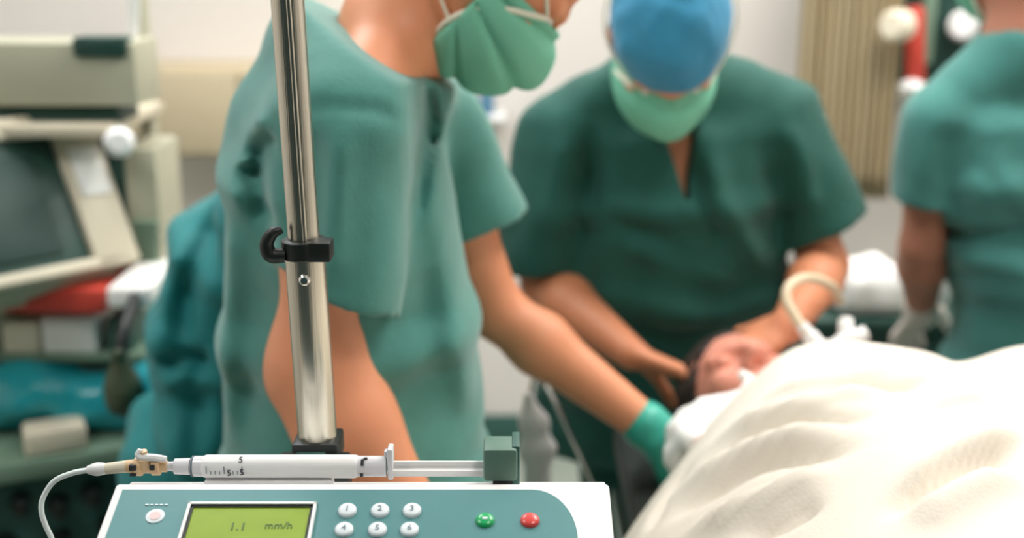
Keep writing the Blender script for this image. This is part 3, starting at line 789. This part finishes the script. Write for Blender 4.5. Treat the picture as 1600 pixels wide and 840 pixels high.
# far side: green trolley with linen, bottle
t = empty('trolley', (at(1400, 540, 2.45)[0], 2.60, 0), 'dark green draped trolley behind the breathing hose', 'trolley')
fz = at(1390, 500, 2.42)[2]
ob = box('top', (.92, 2.60, fz - .02), (.62, .36, .04), M['dkgreen'], t, bev=.01)
ob = box('drape', (.92, 2.60, fz - .17), (.60, .35, .28), M['dkgreen'], t, bev=.02)
for a in (-1, 1):
    for b in (-1, 1): tube('leg', [V(.92 + a * .27, 2.60 + b * .14, fz - .2), V(.92 + a * .27, 2.60 + b * .14, .0)], .012, M['chrome'], t, 10, 2)
G = Field(V(.55, 2.40, fz - .01), V(.92, 2.72, fz + .16), .006)
G.add(rbox(V(at(1352, 465, 2.5)[0], 2.54, fz + .045), (.082, .10, .048), r=.035), .02); G.noise(.004, .07, 44)
G.cut(halfspace(V(0, 0, fz), V(0, 0, -1), G.lo, G.lo + 1), .002)
tag(G.mesh('folded_towel', M['sheet']), 'thick folded white towel on the dark green trolley', 'towel')
bx = at(1472, 440, 2.52)
lathe_between('bright_gap_bottle', (bx[0], 2.55, fz), (bx[0], 2.55, fz + .20), [(0, .024), (.03, .028), (.62, .028), (.78, .020), (.82, .013), (.84, .016), (.97, .016), (1, .012)], M['white'])  # invented bottle, its white stands in for the bright wall behind
tag(bpy.data.objects['bright_gap_bottle'], 'white plastic bottle on the trolley, seen between the right person\'s arm and waist', 'bottle')

# ------------------------------------------------------------------ background right: curtain, gas panel
ct = empty('curtain', (at(1325, 100, 3.24)[0], 3.24, .93), 'pleated beige curtain hanging at the back, right of the blue capped person', 'curtain')
cx0, cx1 = at(1248, 100, 3.24)[0], at(1402, 100, 3.24)[0]
n = 120; zs = np.linspace(.93, 2.62, 24); vv = []; 
for z in zs:
    for i in range(n):
        x = cx0 + (cx1 - cx0) * i / (n - 1); vv.append((x, 3.24 + .022 * math.sin(i * .62 + .3 * math.sin(z * 3)) + .008 * math.sin(i * 1.7), z))
nv = len(vv); vv += [(x, y + .006, z) for x, y, z in vv]; ff = []
for j in range(23):
    for i in range(n - 1):
        a = j * n + i; ff.append([a, a + 1, a + n + 1, a + n]); ff.append([a + nv, a + nv + n, a + nv + n + 1, a + nv + 1])
for i in range(n - 1): ff.append([i, i + nv, i + 1 + nv, i + 1])
from_arrays('cloth', vv, ff, M['curtain'], ct)
tube('rail', [V(cx0 - .5, 3.24, 2.64), V(cx1 + .5, 3.24, 2.64)], .012, M['chrome'], ct, 12, 2)
for q in (cx0 - .48, cx1 + .48): tube('hanger', [V(q, 3.24, 2.64), V(q, 3.24, CEIL)], .006, M['chrome'], ct, 8, 2)

t = empty('gas_panel', at(1480, 130, 3.2), 'dark green wall equipment panel with a red tube and white gauge, above the right person', 'panel')
fbox('panel', 1405, -180, 1700, 128, 3.30, .40, M['dkgreen'], t)
lathe_between('red_tube', at(1430, 132, 3.22), at(1430, 10, 3.22), [(0, .020), (.04, .024), (.94, .024), (1, .018)], M['red'], t)
lathe_between('tube_cap', at(1424, 152, 3.20), at(1428, 130, 3.22), [(0, .020), (.2, .034), (.8, .034), (1, .024)], M['white'], t)
lathe_between('white_fitting', at(1392, 40, 3.12), at(1410, 40, 3.16), [(0, .03), (.2, .04), (1, .04)], M['cream'], t)
lathe_between('gauge', at(1505, 40, 3.22), at(1505, 40, 3.30), [(0, .030), (.15, .040), (1, .040)], M['white'], t)
fbox('side_column', 1448, -180, 1470, 100, 3.27, .03, M['counter'], t)
fbox('lower_module', 1540, 40, 1600, 120, 3.26, .04, M['dkpanel'], t)

# background left and middle
t = empty('wall_cabinet', (at(380, 180, 3.4)[0], 3.55, at(380, 245, 3.4)[2]), 'long beige cabinet on the back wall left of the side-on person', 'cabinet')
fbox('body', 190, 108, 560, 244, 3.42, .28, M['beige'], t)
for a, b in ((194, 372), (376, 556)): fbox('door', a, 114, b, 240, 3.405, .015, M['beige'], t, bev=.003)
t = empty('ledge', at(720, 182, 3.5), 'narrow white ledge on the back wall', 'shelf')
fbox('board', 640, 182, 790, 192, 3.56, .14, M['white'], t)
tag(fbox('supply_box', 686, 146, 716, 182, 3.58, .08, M['orange']), 'small tan supply box on the wall ledge under the green mask', 'box')
tag(fbox('supply_box', 719, 154, 731, 182, 3.58, .08, M['cream']), 'narrow cream carton between the tan and dark boxes on the ledge', 'box')
tag(fbox('supply_box', 733, 160, 746, 182, 3.58, .08, M['dkpanel']), 'narrow dark carton between the cream and blue boxes on the ledge', 'box')
tag(fbox('supply_box', 749, 140, 772, 182, 3.58, .08, M['blue']), 'small blue supply box at the right end of the ledge', 'box')

# ------------------------------------------------------------------ anaesthesia machine, far left
YM = 2.14
am = empty('anaesthesia_machine', (at(60, 700, 2.2)[0], 2.35, 0), 'tall grey-beige anaesthesia machine at the left edge', 'medical machine')
fbox('upper_module', -140, 66, 212, 166, YM, .15, M['greige'], am)
fbox('handle_recess', 112, 58, 196, 90, YM - .012, .05, M['dkgreen'], am)
fbox('underside_shade', -140, 166, 186, 194, YM + .02, .12, M['dkgreen'], am)  # dark strip: the shade under the module, put in as colour
fbox('shelf', -140, 196, 172, 216, YM - .03, .34, M['greige2'], am)
fbox('side_column', 200, 232, 250, 448, YM + .05, .16, M['greige'], am)
for i in range(5): fbox('vent_slat', 204, 346 + i * 14, 246, 353 + i * 14, YM + .036, .014, M['counter'], am, bev=.002)
fbox('back_panel', -140, 216, 215, 460, YM + .26, .05, M['dkpanel'], am)
fbox('red_drawer', -140, 452, 162, 490, 2.06, .34, M['red'], am)
fbox('white_drawer', 166, 450, 236, 480, 2.0, .38, M['paper'], am)
fbox('storage_shelf', -140, 552, 235, 566, 2.09, .30, M['counter'], am)
fbox('rear_wall', -140, 490, 240, 700, YM + .28, .05, M['dkpanel'], am)
for q in (-120, 228): fbox('upright', q, -30, q + 22, 700, YM + .29, .04, M['greige'], am)
lathe_between('knob', at(186, 222, YM - .10), at(186, 222, YM + .02), [(0, .016), (.1, .026), (.5, .027), (.6, .012), (1, .012)], M['white'], am)
tube('gas_pipe', [at(210, -60, YM + .1), at(208, 66, YM + .1)], .010, M['white'], am, 10, 2)
# counter and lower cabinet, turned to face right
R = RZ(24); co = at(120, 705, 2.0)
e = np.array(R @ Vector((1, 0, 0))); nb = np.array(R @ Vector((0, 1, 0)))
ctr = co - e * .14 + nb * .21; cz = co[2]
box('counter', (ctr[0], ctr[1], cz - .02), (.60, .44, .04), M['counter'], am, R, .012)
box('lower_cabinet', (ctr[0], ctr[1] + .02, (cz - .04) / 2 + .03), (.56, .40, cz - .10), M['dkpanel'], am, R, .01)
for q in (-.22, .22):
    for w_ in (-.14, .14): lathe_between('caster', tuple(ctr * V(1, 1, 0) + e * q + nb * w_ + V(-.012, 0, .04)), tuple(ctr * V(1, 1, 0) + e * q + nb * w_ + V(.012, 0, .04)), [(0, .034), (.1, .04), (.9, .04), (1, .034)], M['black'], am)
fr = ctr - nb * .20
for i, (a, z) in enumerate([(.0, .10), (.06, .085), (.12, .10), (.18, .09), (.24, .10), (.03, .16), (.20, .16), (.12, .17)]):
    p = V(fr[0], fr[1], cz - z) + e * (a - .02); lathe_between('control_knob', p - nb * .03, p + nb * .01, [(0, .010), (.1, .016), (.8, .016), (1, .019)], M['black'], am, 16)

# CRT monitor on the machine shelf, turned right and tilted up
mon = empty('monitor', at(60, 440, 2.05), 'beige boxy monitor with a dark tilted screen at the left edge', 'monitor')
mn = nrm(V(.66, -.62, .52)); mr = nrm(np.cross(V(0, 0, 1), mn)); mu = np.cross(mn, mr)
MB = Matrix((mr, -mn, mu)).transposed()     # local x right, y back, z up
mc = at(14, 316, 2.05)
def mloc(a, b, c): return mc + mr * a - mn * b + mu * c
bm = bmesh.new()
bm_box(bm, mloc(0, .012, .135), (.36, .03, .04), MB, .006); bm_box(bm, mloc(0, .012, -.135), (.36, .03, .022), MB, .006)
bm_box(bm, mloc(-.165, .012, 0), (.03, .03, .29), MB, .006); bm_box(bm, mloc(.158, .012, 0), (.085, .03, .29), MB, .006)
from_bm('bezel', bm, M['greige2'], mon)
box('inner_frame', mloc(-.015, .022, .0), (.30, .02, .26), M['dkgreen'], mon, MB, .004)
bm = bmesh.new(); bm_box(bm, mloc(-.03, .012, -.01), (.20, .014, .19), MB, .005); from_bm('screen', bm, M['screen'], mon)
box('case', mloc(0, .125, 0), (.35, .20, .31), M['greige'], mon, MB, .02)
box('bezel_highlight', mloc(.160, -.005, .035), (.058, .006, .095), M['paper'], mon, MB, .004)  # white plate standing in for the glossy highlight on the bezel
box('foot', (mc[0] - .02, mc[1] + .10, at(60, 452, 2.12)[2] + .01), (.20, .18, .05), M['greige'], mon, RZ(35), .01)

tag(fbox('carton', 2, 502, 58, 552, 2.095, .10, M['cream']), 'cream carton on the shelf under the red drawer, at the left edge', 'box')
tag(fbox('carton', 64, 496, 150, 552, 2.095, .10, M['paper']), 'bright white carton on the shelf under the red drawer', 'box')
tag(fbox('carton', 166, 500, 205, 552, 2.10, .09, M['dkpanel']), 'dark green carton right of the bright white carton', 'box')

# teal wrapped bundle, sagging teal drape, rubber bag and small box on the counter
def zc(px, py, Y): return at(px, py, Y)
G = Field(V(-1.25, 1.90, cz - .02), V(-.60, 2.45, cz + .30), .007)
G.add(ecap(V(-1.10, 2.125, cz + .060), V(-.68, 2.125, cz + .055), (.068, .062), (.065, .056), V(0, 1, 0), .06), .03)
G.add(ell(V(-.90, 2.10, cz + .078), (.12, .06, .050)), .04)
G.noise(.008, .09, 51); G.cut(halfspace(V(0, 0, cz + .001), V(0, 0, -1), G.lo, G.lo + 1.5), .003)
tag(G.mesh('wrapped_bundle', M['teal_bag']), 'shiny turquoise wrapped bundle lying on the machine counter', 'bundle')
pts = [at(222, 596, 1.99), at(244, 582, 1.96), at(268, 600, 1.92), at(288, 660, 1.90), at(292, 740, 1.90), at(290, 900, 1.90)]
G = Field(*bounds(pts, .10), .006)
for i, (a, b) in enumerate(zip(pts[:-1], pts[1:])): G.add(ecap(a, b, (.05, .030), (.05, .030), V(0, 1, 0), .03), .03)
G.noise(.005, .07, 61)
tag(G.mesh('drape', M['teal_bag']), 'turquoise drape folded over the right side of the machine', 'drape')
bb = at(193, 612, 1.90)
t = empty('breathing_bag', bb - V(0, 0, .05), 'dark olive rubber breathing bag hanging in front of the turquoise bundle', 'bag')
G = Field(bb - .09, bb + .10, .004); G.add(ell(bb, (.033, .030, .045)), .01); G.add(rc(bb + V(0, 0, .03), bb + V(0, 0, .065), .014, .012), .02); G.noise(.002, .04, 7)
G.mesh('bag', M['olive'], t)
tube('neck_pipe', [bb + V(0, 0, .06), bb + V(0, .03, .10), bb + V(.0, .12, .14)], .011, M['black'], t, 12)
sb = at(58, 690, 1.93)
tag(box('small_box', (sb[0] - .005, 2.02, cz + .0225), (.105, .07, .045), M['cream'], rot=R, bev=.008), 'small beige box lying at the front of the machine counter', 'box')

# ------------------------------------------------------------------ infusion stand
YP = .985
pb, ptp = at(497, 690, YP), at(449, 0, YP)
pd = nrm(ptp - pb)
def pole_at(py):
    a, b = 0., 1.
    q0 = pb - pd * .4; q1 = ptp + pd * .4
    for _ in range(40):
        m_ = (a + b) / 2; p = q0 + (q1 - q0) * m_; r = p - V(0, 0, CAM_Z); yy = 420 - FPX * (r @ UP) / (r @ FW)
        if yy > py: a = m_
        else: b = m_
    return q0 + (q1 - q0) * a
foot = pb - pd * ((pb[2] - .10) / pd[2])
st = empty('infusion_stand', (foot[0], foot[1], 0), 'brushed steel telescopic infusion pole rising behind the pump', 'stand')
lathe_between('lower_tube', foot, pole_at(398), [(0, .0168), (1, .0168)], M['steel'], st, 32)
lathe_between('upper_tube', pole_at(420), ptp + pd * .30, [(0, .0132), (1, .0132)], M['steel'], st, 32)
# a second thin rail running up the front of the tube
lathe_between('tube_seam', pole_at(396) + V(.003, -.0128, 0), ptp + pd * .28 + V(.003, -.0128, 0), [(0, .0022), (1, .0022)], M['steel'], st, 10)
r0, r1 = pole_at(402), pole_at(372)
cl = lathe_between('locking_collar', r0, r1, [(0, .0172), (.08, .0192), (.92, .0192), (1, .0172)], M['black'], st, 32)
bm = bmesh.new(); cc = (r0 + r1) / 2
bm_box(bm, cc + V(.014, -.006, 0), (.020, .024, .0165), None, .002)
from_bm('collar_block', bm, M['black'], cl)
tube('collar_lever', [cc + V(-.015, -.010, -.004), cc + V(-.026, -.012, -.003), cc + V(-.029, -.012, .006), cc + V(-.024, -.012, .015), cc + V(-.016, -.010, .018)], [.006, .0065, .006, .005, .003], M['black'], cl, 10)
sp = pole_at(428) + V(.0015, -.0165, 0)
lathe_between('screw', sp + V(0, -.005, 0), sp + V(0, .006, 0), [(0, .003), (.2, .0048), (1, .0048)], M['chrome'], st, 16)
k0, k1 = pole_at(716), pole_at(680)
bm = bmesh.new(); bm_box(bm, (k0 + k1) / 2, (.040, .040, np.linalg.norm(k1 - k0)), None, .003); cb = from_bm('clamp_collar', bm, M['black'], st)
box('clamp_face', (k0 + k1) / 2 + V(-.003, -.021, -.002), (.026, .006, .012), M['dkpanel'], cb, bev=.0015)
for i in range(5):
    a = 2 * math.pi * i / 5 + .3; p1 = V(foot[0], foot[1], .11); p2 = V(foot[0] + .27 * math.cos(a), foot[1] + .27 * math.sin(a), .07)
    lg = tube('leg', [p1, p2], .013, M['steel'], st, 12, 2)
    lathe_between('caster', p2 + V(-.011 * math.sin(a), .011 * math.cos(a), -.045), p2 + V(.011 * math.sin(a), -.011 * math.cos(a), -.045), [(0, .02), (.1, .025), (.9, .025), (1, .02)], M['black'], lg, 16)
lathe_between('hub', V(foot[0], foot[1], .08), V(foot[0], foot[1], .15), [(0, .03), (.2, .035), (.8, .03), (1, .02)], M['black'], st)
tp = ptp + pd * .30
for q in (-1, 1): tube('hook', [tp - V(0, 0, .01), tp + V(q * .05, 0, .0), tp + V(q * .09, 0, -.015), tp + V(q * .10, 0, .015)], .004, M['chrome'], st, 8)

# ------------------------------------------------------------------ syringe pump
YT = .86; TE = at(570, 756, YT)                       # middle of the front top edge
FA = math.radians(20)
ed_ = V(0, -math.cos(FA), -math.sin(FA)); en = V(0, -math.sin(FA), math.cos(FA))
def onface(px, py, h=0.0):
    d = ray(px, py); o = V(0, 0, CAM_Z); t = ((TE - o) @ en) / (d @ en); return o + d * t + en * h
def fl(px, py): p = onface(px, py) - TE; return p[0], p @ ed_           # (x, distance down the face)
def fw(a, b, h=0.0): return TE + V(a, 0, 0) + ed_ * b + en * h
pump = empty('syringe_pump', (TE[0], .84, TE[2] - .10), 'white syringe pump with a blue-green control panel in the foreground', 'medical pump')
xl = fl(182, 752)[0]; xr = fl(952, 757)[0]
FL = .135
pr = [(0, 0), (FL, 0)]
prof = [fw(0, 0), fw(0, FL)]
P0 = prof[0]; P1 = prof[1]
poly = [(P0[1], P0[2]), (P1[1], P1[2]), (P1[1] - .004, P1[2] - .035), (P1[1] + .02, P1[2] - .05), (.945, P1[2] - .05), (.945, P0[2] - .050), (.893, P0[2] - .013), (.872, P0[2] - .013), (.867, P0[2] - .004)]
bm = bmesh.new()
va = [bm.verts.new((TE[0] + xl, y, z)) for y, z in poly]; vb = [bm.verts.new((TE[0] + xr, y, z)) for y, z in poly]
bm.faces.new(va); bm.faces.new(vb[::-1])
for i in range(len(poly)): j = (i + 1) % len(poly); bm.faces.new([va[i], vb[i], vb[j], va[j]])
bmesh.ops.recalc_face_normals(bm, faces=bm.faces)
bmesh.ops.bevel(bm, geom=list(bm.edges), offset=.0025, segments=2, affect='EDGES', profile=.5)
from_bm('body', bm, M['white'], pump)
def plate(name, outline, h0, h1, m, parent, bev=0):
    bm = bmesh.new(); lo_ = [bm.verts.new(fw(a, b, h0)) for a, b in outline]; hi_ = [bm.verts.new(fw(a, b, h1)) for a, b in outline]
    bm.faces.new(hi_); bm.faces.new(lo_[::-1]); n = len(outline)
    for i in range(n): j = (i + 1) % n; bm.faces.new([lo_[i], lo_[j], hi_[j], hi_[i]])
    if bev:
        bmesh.ops.recalc_face_normals(bm, faces=bm.faces)
        bmesh.ops.bevel(bm, geom=[e for e in bm.edges if all(v in hi_ for v in e.verts)], offset=bev, segments=2, affect='EDGES')
    return from_bm(name, bm, m, parent)
a0, b0 = fl(192, 766); a1, b1 = fl(832, 766); a2, b2 = fl(903, 838)
out = [(a0, b0)]
for i in range(13):
    t_ = math.pi / 2 * i / 12; out.append((a1 + (a2 - a1) * math.sin(t_), b0 + (b2 * 1.05 - b0) * (1 - math.cos(t_))))
out += [(a2, FL - .012), (a0, FL - .012)]
pan = plate('control_panel', out, -.002, .0012, M['panel'], pump)
# display with pale bezel and dark inner line
def rect(p, q): (xa, ya), (xb, yb) = p, q; return [(xa, ya), (xb, ya), (xb, yb), (xa, yb)]
la, lb = fl(296, 789); lc, _ = fl(496, 789)
def frame(name, a, b, c, d, w, h0, h1, m, parent):
    bm = bmesh.new()
    for (p, q) in (((a, b), (c, b + w)), ((a, d - w), (c, d)), ((a, b), (a + w, d)), ((c - w, b), (c, d))):
        lo_ = [bm.verts.new(fw(x, y, h0)) for x, y in rect(p, q)]; hi_ = [bm.verts.new(fw(x, y, h1)) for x, y in rect(p, q)]
        bm.faces.new(hi_); bm.faces.new(lo_[::-1])
        for i in range(4): j = (i + 1) % 4; bm.faces.new([lo_[i], lo_[j], hi_[j], hi_[i]])
    return from_bm(name, bm, m, parent)
ld_ = lb + .055
disp = plate('display', rect((la + .003, lb + .003), (lc - .003, ld_ - .003)), .0005, .0020, M['lcd'], pump)
frame('display_bezel', la, lb, lc, ld_, .0022, .001, .0042, M['white'], pump)
frame('display_edge', la + .0022, lb + .0022, lc - .0022, ld_ - .0022, .0022, .001, .0030, M['black'], pump)
def text(name, s, p, ex, ey, size, m, parent, depth=.0002):
    """flat lettering: p = centre, ex = reading direction, ey = up of the letters"""
    cu = bpy.data.curves.new(name, 'FONT'); cu.body = s; cu.size = size; cu.align_x = 'CENTER'; cu.align_y = 'CENTER'; cu.extrude = depth; cu.resolution_u = 2
    o = bpy.data.objects.new(name, cu); COL.objects.link(o); bpy.context.view_layer.update()
    me = bpy.data.meshes.new_from_object(o.evaluated_get(bpy.context.evaluated_depsgraph_get())); bpy.data.objects.remove(o)
    ez = np.cross(ex, ey); n = len(me.vertices); c_ = np.empty(n * 3); me.vertices.foreach_get('co', c_); c_ = c_.reshape(-1, 3)
    me.vertices.foreach_set('co', (np.asarray(p) + c_[:, :1] * ex + c_[:, 1:2] * ey + c_[:, 2:] * ez).ravel()); me.name = name
    me.materials.clear()
    return link_mesh(name, me, m, parent, smooth=False)
EX = V(1, 0, 0); EY = -ed_
text('display_text', '1.1', onface(372, 826, .0023), EX, EY, .011, M['lcdtext'], disp)
text('display_text', 'mm/h', onface(436, 824, .0023), EX, EY, .009, M['lcdtext'], disp)
# buttons
for i, (px, py, s) in enumerate([(543, 800, '1'), (594, 800, '2'), (644, 800, '3'), (538, 830, '4'), (590, 830, '5'), (640, 830, '6')]):
    p = onface(px, py, .0); b = lathe_between('button', p, p + en * .0042, [(0, .0070), (.6, .0070), (.85, .0064), (1, .0050)], M['button'], pump, 20)
    text('digit', s, p + en * .0043, EX, EY, .0075, M['digit'], b)
for px, m_, nm in ((758, 'green_btn', 'start_button'), (828, 'red_btn', 'stop_button')):
    p = onface(px, 815, 0); b = lathe_between(nm, p, p + en * .0045, [(0, .0072), (.5, .0072), (.8, .0062), (1, .004)], M[m_], pump, 20)
    b['label'] = 'green button' if px < 800 else 'red button'
    if px < 800: plate('button_mark', rect((fl(754, 815)[0], fl(758, 816)[1] - .0012), (fl(762, 815)[0], fl(758, 816)[1] + .0008)), .0044, .0049, M['button'], b)
ep = onface(243, 808, 0); em = lathe_between('emblem', ep, ep + en * .0020, [(0, .0070), (.9, .0070), (1, .0066)], M['button'], pump, 24)
lathe_between('emblem_core', ep + en * .0018, ep + en * .0024, [(0, .0042), (1, .0042)], M['pinkish'], em, 20)
bm = bmesh.new()
for k in range(5): bm_box(bm, onface(230 + k * 7.5, 790, .0014), (.0022, .0016, .0004), None, 0)
from_bm('emblem_caption', bm, M['button'], em)
# clamp bracket from the pump to the pole
box('pole_clamp', (pole_at(760)[0], .956, TE[2] - .045), (.06, .028, .05), M['black'], pump, bev=.003)
# syringe holder cradle and plunger driver
ys = .884
sy = lambda px, py=727: at(px, py, ys)
box('cradle', (sy(420)[0], ys, TE[2] - .0095), (.10, .016, .009), M['white'], pump, bev=.0015)
dp = at(782, 720, ys)
dr = box('plunger_driver', (dp[0], ys + .002, (at(780, 692, ys)[2] + at(780, 742, ys)[2]) / 2 + .000), (.0265, .030, at(780, 692, ys)[2] - at(780, 742, ys)[2]), M['grey_clamp'], pump, bev=.003)
box('driver_plate', (at(806, 715, ys)[0], ys + .006, (at(780, 690, ys)[2] + at(780, 752, ys)[2]) / 2), (.006, .030, at(780, 690, ys)[2] - at(780, 752, ys)[2]), M['dkpanel'], pump, bev=.001)
box('driver_foot', (at(786, 746, ys)[0], ys + .004, TE[2] - .008), (.016, .024, .012), M['black'], pump, bev=.001)

# the syringe itself rests in the pump
sg = empty('syringe', sy(440), 'clear white syringe with black markings lying along the top of the pump', 'syringe')
AX = sy(0)[2]
def sx(px): return V(at(px, 729, ys)[0], ys, at(440, 728, ys)[2])
lathe_between('barrel', sx(296), sx(604), [(0, .0030), (.015, .0075), (.03, .0082), (.96, .0082), (1, .0082)], M['syringe'], sg, 28)
lathe_between('label_band', sx(318), sx(560), [(0, .0082), (.02, .0092), (.98, .0092), (1, .0082)], M['white'], sg, 28)
lathe_between('nozzle', sx(262), sx(298), [(0, .0036), (.3, .0040), (.32, .0062), (1, .0066)], M['syringe'], sg, 20)
fg = sx(611); bm = bmesh.new(); bm_box(bm, fg + V(0, 0, .004), (.0045, .014, .026), None, .0015); bm_box(bm, fg + V(-.002, 0, .011), (.006, .006, .006), None, .001); from_bm('finger_flange', bm, M['syringe'], sg)
bm = bmesh.new(); L_ = (sx(770) - sx(606))[0]; mid = (sx(770) + sx(606)) / 2 + V(0, 0, -.002)
bm_box(bm, mid, (L_, .0125, .0022)); bm_box(bm, mid, (L_, .0022, .0125)); from_bm('plunger', bm, M['white'], sg)
lathe_between('thumb_rest', sx(756), sx(766), [(0, .0086), (.2, .0094), (.8, .0094), (1, .0086)], M['syringe'], sg, 24)
def on_syr(px, py, r=.0095):
    d = ray(px, py); o = V(0, 0, CAM_Z); c_ = sx(440); oy, oz = o[1] - c_[1], o[2] - c_[2]
    a_ = d[1] ** 2 + d[2] ** 2; b_ = oy * d[1] + oz * d[2]; k = b_ * b_ - a_ * (oy * oy + oz * oz - r * r)
    t_ = (-b_ - math.sqrt(max(k, 0))) / a_; p = o + d * t_; n_ = nrm(V(0, p[1] - c_[1], p[2] - c_[2])); return p, n_
for (px, py, s) in [(376, 718, '5'), (358, 739, '5'), (378, 738, '5')]:
    p, n_ = on_syr(px, py); text('marking', s, p, V(1, 0, 0), np.cross(n_, V(1, 0, 0)), .0075, M['ink'], sg)
bm = bmesh.new()
for k in range(9):
    px = 322 + k * 7; p, n_ = on_syr(px, 738 if k % 4 else 734); ey = np.cross(n_, V(1, 0, 0))
    bm_box(bm, p, (.0005, .0004, .003 if k % 4 else .006), Matrix((V(1, 0, 0), -n_, ey)).transposed())
from_bm('scale_marks', bm, M['digit'], sg, kind=None)
lathe_between('black_ring', sx(301), sx(303.5), [(0, .0083), (.1, .0086), (.9, .0086), (1, .0083)], M['digit'], sg, 24)
bm = bmesh.new()
for (px, py, w_, h_) in [(566, 722, .0022, .0052), (571, 716, .0030, .0016), (565, 742, .0024, .0034)]:
    p, n_ = on_syr(px, py, .0087); ey = np.cross(n_, V(1, 0, 0)); bm_box(bm, p, (w_, .001, h_), Matrix((V(1, 0, 0), -n_, ey)).transposed(), 0)
from_bm('plunger_stopper', bm, M['ink'], sg)
# stopcock and line
sk = empty('stopcock', sx(228), 'tan three-way stopcock at the left end of the syringe', 'valve')
lathe_between('housing', sx(198), sx(262), [(0, .0050), (.2, .0056), (.22, .0076), (.38, .0076), (.40, .0056), (.62, .0056), (.64, .0072), (.82, .0072), (.84, .0046), (1, .0046)], M['tan'], sk, 20)
c_ = sx(227)
lathe_between('handle_stem', c_, c_ + V(0, -.002, .014), [(0, .0062), (.55, .0058), (.6, .0036), (1, .0030)], M['tan'], sk, 16)
tube('handle', [c_ + V(-.002, -.002, .015), c_ + V(-.003, -.003, .010), c_ + V(.010, -.003, .0085), c_ + V(.018, -.003, .0075)], [.0022, .0030, .0030, .0024], M['white'], sk, 8)
bm = bmesh.new(); bm_box(bm, c_ + V(-.0075, -.0065, .002), (.0055, .004, .0045), None, .0005); bm_box(bm, c_ + V(.0075, -.0062, .002), (.0040, .004, .0040), None, .0005); bm_box(bm, c_ + V(-.0078, -.0068, -.004), (.0050, .003, .002), None, .0004)
from_bm('port_opening', bm, M['ink'], sk)
il = empty('infusion_line', sx(150), 'thin white infusion tube looping down left of the pump', 'tube')
lathe_between('luer_collar', sx(166) + V(0, 0, -.002), sx(200), [(0, .0044), (.7, .0048), (1, .0050)], M['cream'], il, 18)
lathe_between('luer_bulb', sx(136) + V(0, 0, -.003), sx(168) + V(0, 0, -.002), [(0, .0030), (.3, .0048), (.5, .0054), (.8, .0048), (1, .0036)], M['white'], il, 18)
tube('line', [sx(140) + V(0, 0, -.003), at(112, 739, .884), at(84, 752, .882), at(67, 778, .878), at(65, 800, .874), at(72, 822, .872), at(82, 845, .87), at(92, 890, .87), at(90, 1000, .88)], .0022, M['tube'], il, 10)
